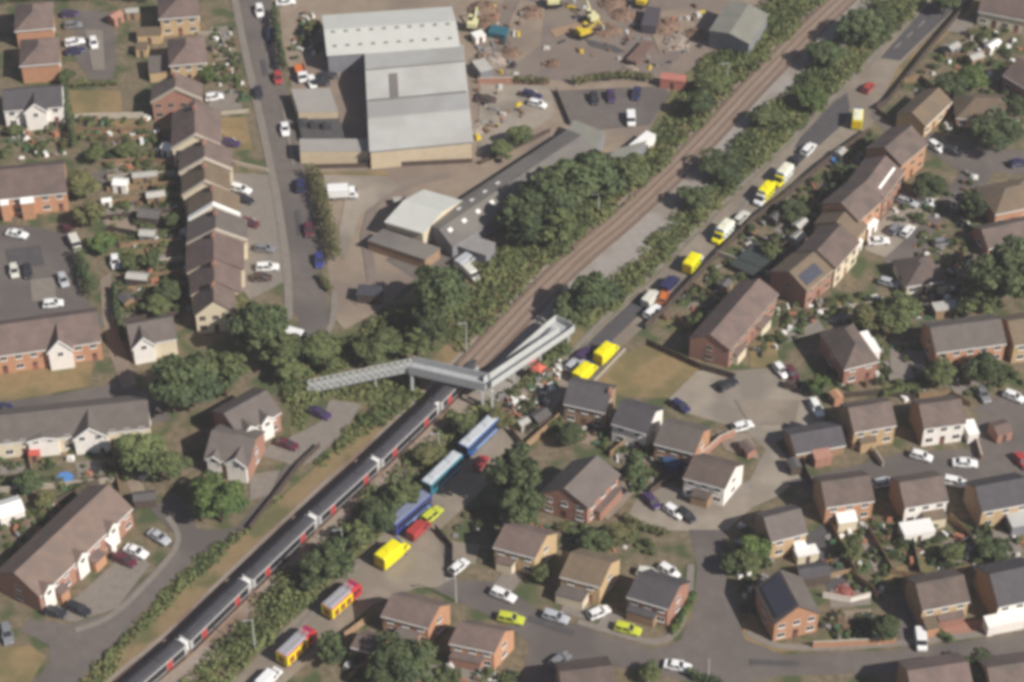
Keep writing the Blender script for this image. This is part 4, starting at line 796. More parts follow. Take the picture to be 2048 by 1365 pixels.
def truck_parts(kind, c):
    k = (kind, c)
    if k in VC: return VC[k]
    b = MB(); b.box(-3.2, 1.2, -1.1, 1.1, .85, 1.05)
    for s in (-1, 1): b.box(-3.2, 1.2, *sorted((s*1.05, s*1.13)), 1.05, 1.5)
    b.box(1.12, 1.2, -1.1, 1.1, 1.05, 1.9); b.box(-3.2, 1.2, -.4, .4, .5, .85)
    bx = None
    if kind == 'boxtruck': bx = MB(); bx.loft([rr(x, 1.12*q, .9, 3.0) for x, q in ((-3.15, .97), (-3.05, 1), (1.0, 1), (1.1, .97))])
    cb = MB(); cb.loft([rr(1.3, 1.05, .5, 2.2), rr(2.4, 1.05, .5, 2.2), rr(2.9, 1.0, .5, 1.4), rr(3.05, .95, .5, 1.2)])
    g = MB(); g.hexa([(2.5, -.92, 1.4), (2.97, -.92, 1.4), (2.97, .92, 1.4), (2.5, .92, 1.4)], [(2.35, -.85, 2.05), (2.58, -.85, 2.08), (2.58, .85, 2.08), (2.35, .85, 2.05)])
    for s in (-1, 1): g.box(1.5, 2.3, *sorted((s*1.05, s*1.065)), 1.35, 2.0)
    c1, c2 = c.split('/')
    L = [('flatbed', b.mesh('flatbed', [paint(c2)])), ('cab', cb.mesh('cab', [paint(c1)])), ('windscreen', g.mesh('windscreen', [GLASS]))]
    if bx: L.insert(1, ('box_body', bx.mesh('box_body', [paint(c2)])))
    VC[k] = (L, [(x, s*.95, .42) for x in (-1.9, 2.0) for s in (-1, 1)])
    return VC[k]
KINDS = {}
for q in ('hatch', 'estate', 'saloon', 'suv'): KINDS[q] = (car_parts, 'parked_car', 'car', .7, .33)
for q in ('van', 'minivan'): KINDS[q] = (van_parts, 'parked_van', 'van', 1.0, .34)
KINDS['amb'] = (amb_parts, 'ambulance', 'ambulance', 1.7, .38); KINDS['fire'] = (fire_parts, 'fire_engine', 'fire engine', 2.0, .5)
KINDS['bus'] = (bus_parts, 'coach', 'coach', 1.9, .5); KINDS['truck'] = (truck_parts, 'flatbed_truck', 'truck', 1.0, .42); KINDS['boxtruck'] = (truck_parts, 'box_truck', 'truck', 1.6, .42)
def veh(px, py, dx, dy, kind, c, label, group=None, sc_=1.0):
    fn, nm, cat, zc, wr = KINDS[kind]
    p = W(px, py, zc); rz = Wd(px, py, dx, dy); parts, wh = fn(kind, c)
    t = thing(nm, label, cat, (p.x, p.y, .035), rz, group); t.scale = (sc_,)*3
    for n_, me in parts: link(n_, me, t)
    for wp in wh: link('wheel', wheel_me(wr), t, wp)
    return t
GP = 'parked cars'; GE = 'emergency vehicles on the road'
V = [
 # emergency road
 (1715, 233, 3, -40, 'amb', 'ywwx'[:3], 'yellow ambulance with white cab, topmost on the closed road', GE),
 (1737, 175, 30, -34, 'hatch', 'red', 'red car on the closed road nearest its top end', None),
 (1617, 299, 30, -34, 'suv', 'white', 'white patrol car with dark windows below the topmost ambulance', GE),
 (1596, 318, 30, -34, 'hatch', 'dark', 'dark car just behind the white patrol car', None),
 (1565, 350, -30, 34, 'amb', 'wwy', 'pale roofed ambulance right beside the all yellow one', GE),
 (1528, 387, -30, 34, 'amb', 'yyw', 'yellow roofed ambulance just below the pale roofed one on the upper road', GE),
 (1483, 435, 30, -32, 'estate', 'pale', 'cream response car between ambulances on the upper road', GE),
 (1445, 463, -30, 32, 'amb', 'wwy', 'white roofed ambulance with dark windscreen below the cream car', GE),
 (1387, 521, 26, -34, 'amb', 'yyw', 'yellow ambulance alone halfway along the road', GE),
 (1340, 567, 30, -30, 'van', 'navy', 'dark navy van in the middle of the closed road', None),
 (1327, 594, 10, -30, 'hatch', 'orange', 'orange red response car beside the navy van', GE),
 (1303, 596, 28, -30, 'van', 'pale', 'pale van to the left of the orange car', GE),
 (1306, 624, 28, -26, 'suv', 'white', 'white patrol car beside the pale van', GE),
 (1214, 701, 36, -34, 'amb', 'yyy', 'bright yellow ambulance, upper of the pair by the vacant lot', GE),
 (1171, 741, 36, -34, 'amb', 'yyy', 'bright yellow ambulance, lower of the pair by the vacant lot', GE),
 (1168, 708, 34, -32, 'estate', 'purple', 'dark car beside the pair of bright yellow ambulances', None),
 (1148, 728, 34, -32, 'estate', 'silver', 'silver grey car left of the lower bright yellow ambulance', None),
 (957, 872, -52, 50, 'bus', 'bluebus', 'blue coach, upper of the three coaches', None),
 (884, 946, -52, 50, 'bus', 'teal', 'teal sided coach, middle of the three coaches', None),
 (818, 1025, -52, 44, 'bus', 'blue', 'dark blue fronted coach, lowest of the three under the trees', None),
 (962, 926, 20, -26, 'hatch', 'red', 'red car beside the upper blue coach', None),
 (864, 1030, 40, -34, 'suv', 'lime', 'lime police car beside the dark blue coach', GE),
 (838, 1058, 38, -36, 'van', 'red', 'red emergency van squeezed between the yellow ambulance and the lime police car', GE),
 (786, 1104, 42, -36, 'amb', 'yyy', 'bright yellow ambulance just above the first fire engine', GE, 1.2),
 (684, 1196, 42, -38, 'fire', 'r', 'red and yellow fire engine, upper of the two in the open', GE),
 (594, 1289, 42, -40, 'fire', 'r', 'red and yellow fire engine, lower of the two in the open', GE),
 (538, 1356, 36, -36, 'van', 'white', 'white van at the bottom edge beside the lower fire engine', GE),
 # left road
 (570, 258, 5, 44, 'saloon', 'white', 'white saloon driving down the left road beside the warehouse', None),
 (600, 371, -4, -40, 'suv', 'navy', 'dark blue car with pale roof on the left road', None),
 (617, 460, 4, 40, 'hatch', 'maroon', 'maroon hatchback parked beside the roadside hedge', None),
 (638, 521, 4, 40, 'hatch', 'blue', 'blue car parked at the lower end of the roadside hedge', None),
 (519, 22, 6, 40, 'estate', 'white', 'white estate car near the top of the left road', None),
 (556, 156, 6, 40, 'hatch', 'red', 'small red car on the left road beside the loading deck', None),
 (517, 186, 6, 40, 'hatch', 'dark', 'dark car on the left side of the left road', None),
 (541, 72, 6, 40, 'estate', 'navy', 'navy car beside the tall roadside hedge near the top', None),
 (571, 4, 38, -4, 'saloon', 'white', 'white saloon parked at the top edge beside the warehouse', None),
 (596, 672, 30, 8, 'van', 'white', 'bright white van at the closed end of the left road', None),
 (686, 384, 40, -2, 'boxtruck', 'white/white', 'white box truck beside the dry verge of the yard', None),
 (602, 146, 12, 36, 'truck', 'white/orange', 'orange flatbed truck with a white cab beside the loading deck', None),
 (624, 164, 10, 32, 'hatch', 'white', 'white car beside the orange flatbed truck', None),
 (655, 152, 38, -4, 'estate', 'dark', 'dark car in the warehouse shadow', None),
 (642, 166, 38, -4, 'hatch', 'dark', 'second dark car in the warehouse shadow, nearer the loading deck', None),
 (428, 194, 36, -6, 'hatch', 'white', 'white car on the drive of the red gabled terrace house', None),
 (462, 286, 36, 6, 'hatch', 'purple', 'purple blue car on the dry front lawn', None),
 (487, 398, 34, 10, 'estate', 'dark', 'dark car on the terrace drive beside a white one', None),
 (482, 378, 34, 10, 'estate', 'white', 'white car on the terrace drive beside a dark one', None),
 (500, 446, 34, 8, 'hatch', 'maroon', 'dark red car on the terrace drives', None),
 (535, 534, 40, -2, 'estate', 'white', 'white estate car on the lower terrace drives', None),
 (530, 497, 38, 4, 'hatch', 'grey', 'grey car on the lower terrace drives', None),
 (524, 555, 38, -2, 'hatch', 'brown', 'dark brown car below the white estate on the drives', None),
 # upper left court
 (149, 84, 40, -8, 'estate', 'white', 'white estate car in the upper left car court', None),
 (187, 86, 4, 18, 'hatch', 'white', 'small white car standing alone in the upper left court', None),
 (150, 102, 40, -6, 'saloon', 'navy', 'navy saloon directly below the white estate in the upper left court', None),
 (140, 28, 36, -4, 'hatch', 'purple', 'dark purple car at the top of the upper left court', None),
 (146, 50, 36, -4, 'hatch', 'grey', 'grey car below the purple one in the upper left court', None),
 (34, 468, 40, 8, 'saloon', 'white', 'white saloon in front of the orange brick pair', None),
 (150, 485, 12, 26, 'minivan', 'pale', 'pale yellowish minivan beside the purple shrub', None),
 (126, 560, 14, 34, 'hatch', 'silver', 'silver hatchback in the middle of the left court', None),
 (28, 542, 6, 32, 'hatch', 'pale', 'pale car at the edge of the left court', None),
 (55, 543, 6, 32, 'hatch', 'dark', 'dark car beside the pale car in the left court', None),
 (106, 607, 34, -4, 'hatch', 'white', 'white car behind the house with the round topped gable', None),
 (230, 524, 6, 36, 'hatch', 'white', 'white hatchback parked at the top of the footpath', None),
 (4, 816, 36, -4, 'hatch', 'navy', 'navy car cut by the left edge on the side street', None),
 (640, 826, 34, 14, 'saloon', 'purple', 'dark purple saloon in the small car park, upper one', None),
 (574, 888, 36, 12, 'saloon', 'maroon', 'dark maroon saloon in the small car park, lower one', None),
 (110, 1224, 28, 6, 'hatch', 'dark', 'small dark car in front of the lower left terrace', None),
 (158, 1218, 38, 16, 'estate', 'dark', 'dark estate car beside the small dark one at the lower left terrace', None),
 (250, 1120, 38, 16, 'estate', 'maroon', 'dark maroon estate car on the lower left forecourt', None),
 (272, 1103, 38, 16, 'saloon', 'white', 'white saloon beside the maroon estate on the forecourt', None),
 (318, 1074, 32, 20, 'saloon', 'silver', 'silver saloon at the kerb bend by the lower left terrace', None),
 (14, 1268, 8, 36, 'estate', 'grey', 'grey estate car in the bottom left corner', None),
 # right
 (1304, 1003, 24, 24, 'hatch', 'purple', 'dark purple hatchback in the court beside the white gable house', None),
 (1348, 1023, 24, 16, 'hatch', 'white', 'white hatchback in the court beside the dark one', None),
 (1372, 1030, 22, 16, 'hatch', 'dark', 'dark hatchback next to the white one in the court', None),
 (1455, 769, 30, -16, 'estate', 'dark', 'dark estate car alone on the pale parking court', None),
 (1361, 812, 24, 14, 'hatch', 'navy', 'navy car at the left end of the pale court', None),
 (1486, 852, 26, -8, 'hatch', 'white', 'small white car beside the dark shrubs of the court', None),
 (1562, 741, 20, 24, 'hatch', 'white', 'white car at the top of the pale court', None),
 (1584, 747, 22, 26, 'hatch', 'maroon', 'maroon car beside the white one at the top of the court', None),
 (1590, 773, 30, 8, 'hatch', 'brown', 'dark brown car below the maroon one at the court edge', None),
 (1633, 816, 18, 34, 'estate', 'white', 'white estate car at the right edge of the pale court', None),
 (1598, 858, 22, 6, 'hatch', 'dark', 'dark car behind the low garage block', None),
 (1930, 926, 36, 2, 'saloon', 'white', 'white saloon on the drive below the bright white house', None),
 (1843, 912, 22, 6, 'hatch', 'white', 'small white car between the tan and the white houses', None),
 (1768, 965, 34, -8, 'hatch', 'silver', 'silver car between brown roofed houses on the right', None),
 (1912, 964, 38, 8, 'estate', 'white', 'white estate car above the yellow brick house', None),
 (1966, 788, 20, 34, 'saloon', 'grey', 'dark grey saloon on the right side street', None),
 (2028, 793, 30, 12, 'hatch', 'white', 'white car on the right side street near the edge', None),
 (2044, 922, 24, 26, 'hatch', 'red', 'red car cut by the right edge', None),
 (2022, 962, 36, 4, 'hatch', 'dark', 'dark car near the right edge below the red one', None),
 (1842, 1279, 4, 30, 'minivan', 'white', 'white minivan parked nose out to the bottom road', None),
 (918, 1133, 26, -22, 'hatch', 'white', 'white hatchback at the top of the cul-de-sac', None),
 (1007, 1190, 40, 16, 'estate', 'white', 'white estate car on the cul-de-sac near the shrubs', None),
 (1112, 1234, 40, 12, 'estate', 'silver', 'silver blue estate car on the cul-de-sac', None),
 (1198, 1225, 36, -16, 'hatch', 'white', 'white hatchback on the drive below the yellow gable', None),
 (1256, 1258, 40, 10, 'estate', 'lime', 'lime yellow police car below the purple slate house', GE),
 (1022, 1237, 40, 8, 'estate', 'lime', 'lime yellow police car beside the orange gable', GE),
 (1120, 1320, 22, -16, 'hatch', 'grey', 'grey car on the road near the bottom edge', None),
 (1355, 1332, 44, 8, 'saloon', 'white', 'white saloon on the bottom road beside the hedge', None),
 (1338, 1142, 28, 18, 'hatch', 'white', 'white hatchback behind the purple slate house', None),
 (1296, 1146, 30, 6, 'hatch', 'pale', 'cream car behind the purple slate house', None),
 (1872, 293, 26, 18, 'hatch', 'white', 'white hatchback on the upper side street', None),
 (1906, 303, 32, 8, 'hatch', 'dark', 'dark hatchback on the upper side street', None),
 (2036, 326, 28, -6, 'hatch', 'navy', 'navy car on the upper side street at the right edge', None),
 (1816, 404, 36, 12, 'estate', 'silver', 'silver estate car in front of the upper terrace', None),
 (1854, 404, 34, 12, 'saloon', 'white', 'white saloon with dark glass in front of the upper terrace', None),
 (1815, 462, 18, -20, 'hatch', 'white', 'white hatchback on the side street bend', None),
 (1790, 458, 20, -20, 'hatch', 'grey', 'grey hatchback beside the white one on the street bend', None),
 (1757, 482, 32, -2, 'saloon', 'white', 'white saloon on the terrace forecourt', None),
 (1778, 566, 34, 10, 'hatch', 'silver', 'silver car parked left of the hip roofed bungalow', None),
 (1885, 484, 30, -6, 'hatch', 'grey', 'grey car in the shade of the largest green tree', None),
 # yard car park
 (1189, 197, 6, 28, 'hatch', 'dark', 'dark car in the yard car park, leftmost of three', None),
 (1222, 193, 6, 28, 'hatch', 'purple', 'dark purple car in the yard car park, middle of three', None),
 (1273, 188, -6, 28, 'hatch', 'navy', 'navy car in the yard car park, rightmost of three', None),
 (1262, 237, 2, 26, 'minivan', 'white', 'white minivan at the lower edge of the yard car park', None),
 (1064, 190, 34, 8, 'estate', 'navy', 'navy estate car on the tan yard right of the warehouse', None),
 (1075, 208, 30, 8, 'hatch', 'white', 'white hatchback on the tan yard right of the warehouse', None),
 (972, 198, 36, 2, 'saloon', 'brown', 'dark brown saloon beside the warehouse wall', None),
 (932, 520, 26, -18, 'van', 'silver', 'silver van beside the big dark tree by the tracks', None),
 (943, 546, 16, 16, 'minivan', 'pale', 'pale lime minivan below the silver van by the tracks', None),
]
for px, py, dx, dy, kind, c, lb, g, *k in V: veh(px, py, dx, dy, kind, c, lb, g, k[0] if k else 1.04)
# ------------------------------------------------------------------ vegetation
def crown_me(n_cl, n_lf, tall, m, seed):
    global RNG
    RNG = np.random.default_rng(seed); rs = random.Random(seed); Q = []
    for i in range(n_cl):
        while True:
            d = Vector((rs.gauss(0, 1), rs.gauss(0, 1), rs.gauss(.25, .9)))
            if d.length > .1: break
        d.normalize(); r = rs.uniform(*((.42, .80), (.5, .98), (.3, .88))[seed % 3]); cr = rs.uniform(*((.24, .44), (.26, .52), (.16, .34))[seed % 3])
        if tall == 'cone': zz = rs.uniform(-.9, 1.0); rad = (1.05-zz)*.42; an = rs.uniform(0, 6.28); c = (math.cos(an)*rad, math.sin(an)*rad, zz); cr *= .75
        else: c = (d.x*r, d.y*r, d.z*r*tall)
        Q.append(clump_leaves(*c, cr, cr*.85, int(n_lf/n_cl), .075))
    Q.append(clump_leaves(0, 0, 0, .55, .5, int(n_lf*.14), .09))
    return quads_mesh('crown', np.concatenate(Q), m)
CR_ = {}
def crown(kind, m, v):
    k = (kind, m.name, v)
    if k not in CR_:
        n = {'tree': ((26, 17, 40)[v], 2700, (.8, .72, .9)[v]), 'tall': (26, 2600, 'cone'), 'bush': (9, 520, .75)}[kind]
        CR_[k] = crown_me(n[0], n[1], n[2], m, v+3*(len(kind)*5+len(m.name)+ord(m.name[-1])))
    return CR_[k]
TRK = None
def tree(px, py, Rm, h, m, label, kind='tree', group=None, name='tree', cat='tree'):
    global TRK
    if TRK is None:
        b = MB(); b.cyl((0, 0, 0), (0, 0, .55), .045, .03, 8)
        for k in range(5):
            an = k*1.3; b.cyl((0, 0, .35+.04*k), (math.cos(an)*.28, math.sin(an)*.28, .75), .02, .008, 5)
        TRK = b.mesh('trunk', [BARK])
    zc = h*.58 if kind != 'tall' else h*.5
    p = W(px, py, zc); t = thing(name, label, cat, (p.x, p.y, 0), random.uniform(0, 6.28), group)
    o = link('trunk', TRK, t); o.scale = (h*.9, h*.9, h*.85)
    c = link('crown', crown(kind, m, random.randrange(3)), t, (0, 0, zc)); rz_ = (h-zc)/.95 if kind != 'tall' else h*.5
    c.scale = (Rm*random.uniform(.9, 1.08), Rm*random.uniform(.85, 1.12), rz_)
    return t
T = [
 (880, 580, 7.0, 13, LF_D, 'large dark tree beside the curved yard entrance'), (865, 648, 5.0, 10, LF_D, 'dark tree below the large one by the curved yard entrance'),
 (515, 655, 6.6, 12, LF_D, 'big dark olive tree at the closed end of the left road'), (566, 700, 4.4, 8, LF_M, 'mid green tree just below the closed end of the left road'),
 (372, 765, 7.0, 13, LF_D, 'largest dark tree of the left side, above the zigzag eaved house'), (448, 745, 5.2, 11, LF_M, 'mid green tree touching the largest dark tree of the left side'),
 (280, 905, 5.4, 9, LF_M, 'tree in front of the long white gabled house'), (335, 930, 3.8, 7, LF_M, 'smaller tree right of the one before the white gabled house'),
 (440, 1005, 5.2, 9, LF_L, 'bright green tree beside the road bend at lower left'), (415, 975, 3.4, 7, LF_L, 'smaller bright green tree behind the one at the road bend'),
 (1028, 945, 5.6, 14, LF_D, 'tall dark tree between the coaches and the grey brown house'), (1045, 1010, 4.0, 9, LF_D, 'dark tree in front of the tall one beside the coaches'),
 (1190, 585, 5.4, 10, LF_D, 'round dark tree between the tracks and the road above the ramp'), (1150, 610, 3.6, 7, LF_D, 'smaller dark tree casting shade onto the tracks above the ramp'),
 (1105, 395, 7.0, 13, LF_D, 'huge dark tree behind the long shed, left one of the grove'), (1175, 358, 6.4, 12, LF_D, 'huge dark tree of the grove nearest the workshop'), (1048, 440, 5.6, 11, LF_D, 'dark tree at the near end of the grove'), (1120, 450, 5.0, 9, LF_M, 'mid green tree at the lower side of the grove'), (1260, 345, 4.5, 9, LF_M, 'green tree right of the white trailer'),
 (2010, 545, 8.4, 14, LF_D, 'largest green tree of the right side'), (1962, 592, 4.8, 8, LF_M, 'lighter round tree left of the largest right hand tree'),
 (1795, 622, 5.0, 7.5, LF_M, 'spreading tree below the hip roofed bungalow'), (1740, 640, 3.6, 6, LF_O, 'olive tree left of the spreading one below the bungalow'),
 (1637, 768, 2.3, 5, LF_L, 'small bright green tree at the edge of the pale court'), (1972, 738, 3.4, 7, LF_D, 'dark tree before the long orange brick house, right one'), (1880, 745, 3.2, 6, LF_M, 'green tree before the long orange brick house, left one'),
 (1268, 940, 3.3, 8, LF_D, 'dark conical tree beside the grey brown house', 'tall'),
 (1648, 108, 5.2, 6.8, LF_D, 'dark tree between tracks and road near the top'), (1535, 233, 4.2, 5.4, LF_M, 'green tree between tracks and road opposite the topmost ambulance'), (1440, 333, 4.6, 6.1, LF_D, 'dark tree shading the tracks opposite the white patrol car'), (1390, 393, 4.0, 5.4, LF_D, 'dark tree shading the tracks opposite the cream car'), (1715, 53, 5.5, 7.5, LF_D, 'largest dark tree between tracks and road at the top'), (1625, 200, 3.8, 6, LF_L, 'bright green shrub tree beside the dark road patch'), 
 (1425, 168, 4.2, 5.4, LF_M, 'tree left of the tracks above the pink container'), (1400, 205, 3.8, 7, LF_D, 'dark tree left of the tracks below the pink container'),
 (1945, 155, 4.2, 6, LF_L, 'bright green round tree near the red walled house'), (1988, 262, 5.2, 9, LF_D, 'dark tree beside the upper side street'), (1905, 175, 3.6, 6, LF_D, 'dark tree left of the bright green round tree'), (2030, 215, 3.6, 6, LF_D, 'dark tree near the right edge above the upper side street'),
 (1863, 372, 3.4, 6, LF_D, 'dark tree in front of the upper terrace cars'), (1948, 410, 3.4, 7, LF_D, 'dark tree left of the hip roofed house at the right edge'), (1668, 385, 2.4, 4, LF_D, 'small dark tree in the gardens behind the upper terrace'),
 (168, 372, 3.6, 6, LF_O, 'olive tree right of the orange brick pair, upper one'), (178, 428, 3.8, 6, LF_O, 'olive tree right of the orange brick pair, lower one'), (204, 485, 2.6, 4.5, LF_L, 'bright green shrub tree near the white hatchback on the footpath'),
 (470, 612, 3.4, 5.5, LF_O, 'yellowish olive tree at the lowest terraced house'),
 (1512, 1098, 3.2, 6, LF_L, 'green tree beside the small tan brick house'), (1495, 1125, 2.6, 5, LF_M, 'small green tree just below the small tan brick house'), (1772, 1258, 2.8, 5.5, LF_D, 'dark tree beside the paved drive at lower right'), (1458, 1128, 2.0, 4, LF_D, 'small dark tree at the edge of the vertical road'),
 (664, 1298, 2.8, 7, LF_D, 'dark tree beside the lower fire engine'), (798, 1318, 4.6, 8, LF_D, 'dark tree at the bottom in front of the orange gable'), (765, 1350, 3.4, 6, LF_D, 'smaller dark tree at the bottom edge left of the dark one'),
 (660, 1122, 4.8, 8, LF_D, 'large dark tree between the train and the ambulance'), (622, 1158, 3.0, 5, LF_D, 'dark tree close to the train beside the large one'), (716, 1072, 3.4, 6, LF_M, 'green tree beside the thin lamp post near the train'), (806, 990, 3.8, 6, LF_M, 'green tree between the train and the teal coach'), (758, 1028, 3.4, 5.5, LF_D, 'dark green tree between the train and the dark blue coach'), (930, 846, 2.8, 5, LF_M, 'green tree between the train and the blue coach'), (862, 908, 2.6, 4, LF_O, 'olive bush tree left of the teal coach'),
 (1960, 1340, 3.6, 6, LF_D, 'dark tree beside the bottom right houses'), (1300, 1345, 2.2, 3.5, LF_M, 'low green tree at the bottom edge left of the white saloon'), (1760, 30, 3.6, 6, LF_D, 'dark tree at the very top of the closed road'), (1890, 5, 3.4, 6, LF_D, 'dark tree at the top edge beside the closed road end'),
 (760, 690, 4.6, 7, LF_M, 'light tree behind the left part of the footbridge'), (835, 682, 4.2, 7, LF_M, 'light tree behind the footbridge corner'), (646, 702, 4.0, 6.5, LF_M, 'tree behind the low end of the footbridge ramp'), (578, 742, 3.2, 5.5, LF_M, 'tree at the foot of the footbridge ramp'), (300, 520, 2.6, 4.5, LF_D, 'dark garden tree beside the pale low wall of the back gardens'), (338, 585, 2.8, 5, LF_D, 'dark garden tree beside the lower end of the stepped terrace'), (262, 530, 2.0, 3.5, LF_M, 'garden tree right of the white hatchback on the footpath'), (310, 612, 2.6, 4.5, LF_M, 'garden tree above the small cream house'), (252, 300, 2.6, 4.5, LF_M, 'garden tree left of the white gazebo'), (345, 440, 2.0, 3.5, LF_D, 'dark garden tree behind the house with thick white bargeboard'), (190, 308, 2.4, 4, LF_M, 'garden tree at the end of the tall narrow hedge'), (1540, 500, 2.4, 4, LF_M, 'garden tree beside the dark covered pond frame'), (1700, 350, 2.2, 4, LF_D, 'garden tree right of the small dark one behind the upper terrace'), (1590, 420, 2.6, 4.5, LF_D, 'dark garden tree below the yellow roofed ambulance'), (1395, 640, 2.2, 4, LF_M, 'garden tree beside the dark shed of the lowest terrace'), (1905, 1105, 2.4, 4, LF_M, 'garden tree beside the tan fence at lower right'), (1985, 1100, 2.6, 4.5, LF_D, 'dark garden tree above the slate roofed white house'), (1700, 1100, 2.2, 4, LF_M, 'garden tree in the garden below the orange brick house'), (90, 1000, 2.2, 3.5, LF_O, 'olive garden tree above the lower left terrace'), (1002, 840, 2.4, 4, LF_O, 'small olive bush tree at the footbridge piers'),
 (1140, 870, 2.8, 5, LF_D, 'dark tree in the garden behind the slate roofed brown house'), (1195, 1085, 3.0, 5, LF_D, 'dark tree behind the yellow gabled house'), (1245, 1068, 2.8, 4.5, LF_O, 'olive tree beside the court behind the yellow gabled house'), (1085, 1145, 2.2, 4, LF_M, 'green tree between the tan and yellow gabled houses'), (30, 260, 2.0, 3, LF_M, 'green bush tree below the dark slate roofed white house'), (135, 150, 2.0, 3.5, LF_D, 'dark tree at the lower left of the upper left court'), (60, 965, 3.0, 4.5, LF_D, 'dark tree in the garden behind the blue paddling pool'), (415, 148, 2.2, 4, LF_L, 'bright green tree beside the hip roofed house above the stepped terrace'), (625, 55, 2.4, 4, LF_O, 'olive tree at the upper left corner of the warehouse'), (1040, 270, 3.2, 5, LF_M, 'green tree at the near corner of the store'), (1005, 300, 2.6, 4, LF_M, 'green tree left of the long shed top end'),
]
for t in T:
    tree(t[0], t[1], t[2], t[3], t[4], t[5], t[6] if len(t) > 6 else 'tree')

def inside(p, poly):
    c = False; n = len(poly)
    for i in range(n):
        a, b = poly[i], poly[(i+1) % n]
        if (a.y > p.y) != (b.y > p.y) and p.x < (b.x-a.x)*(p.y-a.y)/(b.y-a.y)+a.x: c = not c
    return c
def scrub(px, m, step, r0, r1, label, bp=.15, cov=1.0, nl=34):
    global RNG
    poly = [W(x, y) for x, y in px]; RNG = np.random.default_rng(len(px)*7+int(px[0][0])); rs = random.Random(int(px[0][1])+3)
    xs = [p.x for p in poly]; ys = [p.y for p in poly]; Q = []; y = min(ys)
    while y < max(ys):
        x = min(xs)
        while x < max(xs):
            q = Vector((x+rs.uniform(-.5, .5)*step, y+rs.uniform(-.5, .5)*step, 0))
            if inside(q, poly) and rs.random() < cov:
                k = .5+.5*math.sin(q.x*.23+1.3*math.sin(q.y*.17))*math.cos(q.y*.19+q.x*.07); r = r0+(r1-r0)*k*rs.uniform(.5, 1.2)
                Q.append(clump_leaves(q.x, q.y, .15, step*.95, .35+r*.25, 16, .30))
                if rs.random() < bp+bp*4*k*k: Q.append(clump_leaves(q.x, q.y, r*.4, r*1.25, r*rs.uniform(.5, .95), int(nl*(.4+r)), .27))
            x += step
        y += step
    o = stuff(link('scrub', quads_mesh('scrub', np.concatenate(Q), m))); return tag(o, label, 'scrub')
S = [
 ([(150, 1380), (190, 1335), (262, 1262), (335, 1182), (402, 1115), (445, 1082), (505, 1050), (565, 992), (640, 925), (700, 855), (760, 795), (825, 772), (850, 790), (690, 895), (580, 975), (470, 1085), (370, 1180), (290, 1258), (205, 1370)], LF_S, 1.25, .35, 1.3, 'green scrub and long grass along the left side of the train', .035),
 ([(345, 1380), (430, 1300), (530, 1200), (622, 1108), (705, 1028), (785, 945), (852, 875), (905, 825), (975, 812), (1010, 835), (930, 890), (862, 962), (800, 1018), (735, 1090), (640, 1178), (550, 1262), (455, 1368), (440, 1380)], LF_S, 1.4, .5, 1.9, 'dense scrub between the train and the lower road'),
 ([(600, 690), (660, 705), (760, 640), (840, 610), (900, 690), (918, 706), (960, 672), (1038, 588), (1100, 528), (1166, 472), (1226, 424), (1300, 358), (1390, 265), (1462, 188), (1530, 122), (1592, 60), (1660, -10), (1545, -10), (1500, 40), (1425, 110), (1365, 185), (1320, 262), (1250, 330), (1180, 400), (1080, 470), (1000, 500), (950, 570), (880, 640), (800, 690), (820, 702), (700, 735), (620, 760)], LF_S, 1.5, .5, 1.9, 'green scrub on the bank left of the empty tracks'),
 ([(1165, 650), (1165, 605), (1238, 545), (1296, 490), (1392, 385), (1470, 300), (1536, 224), (1600, 155), (1662, 88), (1742, -10), (1866, -10), (1742, 112), (1656, 196), (1568, 286), (1482, 366), (1392, 456), (1296, 552), (1186, 652)], LF_S, 1.45, .5, 2.0, 'dense scrub between the empty tracks and the closed road', .22),
 ([(560, 745), (620, 782), (720, 765), (820, 742), (850, 780), (770, 800), (712, 800), (640, 790), (600, 860), (575, 800)], LF_S, 1.3, .4, 1.5, 'green scrub below the footbridge ramp'),
 ([(1010, 800), (1060, 745), (1130, 690), (1150, 700), (1090, 760), (1040, 800)], LF_S, 1.6, .5, 1.4, 'low scrub below the right hand ramp'),
]
for s in S: scrub(*s)
def hedge(px, wd, h, m, label, dens=46):
    global RNG
    pts = [W(x, y) for x, y in px]; RNG = np.random.default_rng(int(px[0][0]*3+px[0][1])); Q = []; L = sum((b-a).length for a, b in zip(pts[:-1], pts[1:]))
    o = pts[0]; s = 0
    for p, t, s in along(pts, .55):
        q = p-o; nn = Vector((-t.y, t.x, 0))*random.uniform(-.2, .2)*wd
        k = h*random.uniform(.85, 1.12)
        Q.append(clump_leaves(q.x+nn.x, q.y+nn.y, k*.5, wd*.55, k*.5, dens, .2))
    ob = link('hedge', quads_mesh('hedge', np.concatenate(Q), m), None, o); tag(ob, label, 'hedge')
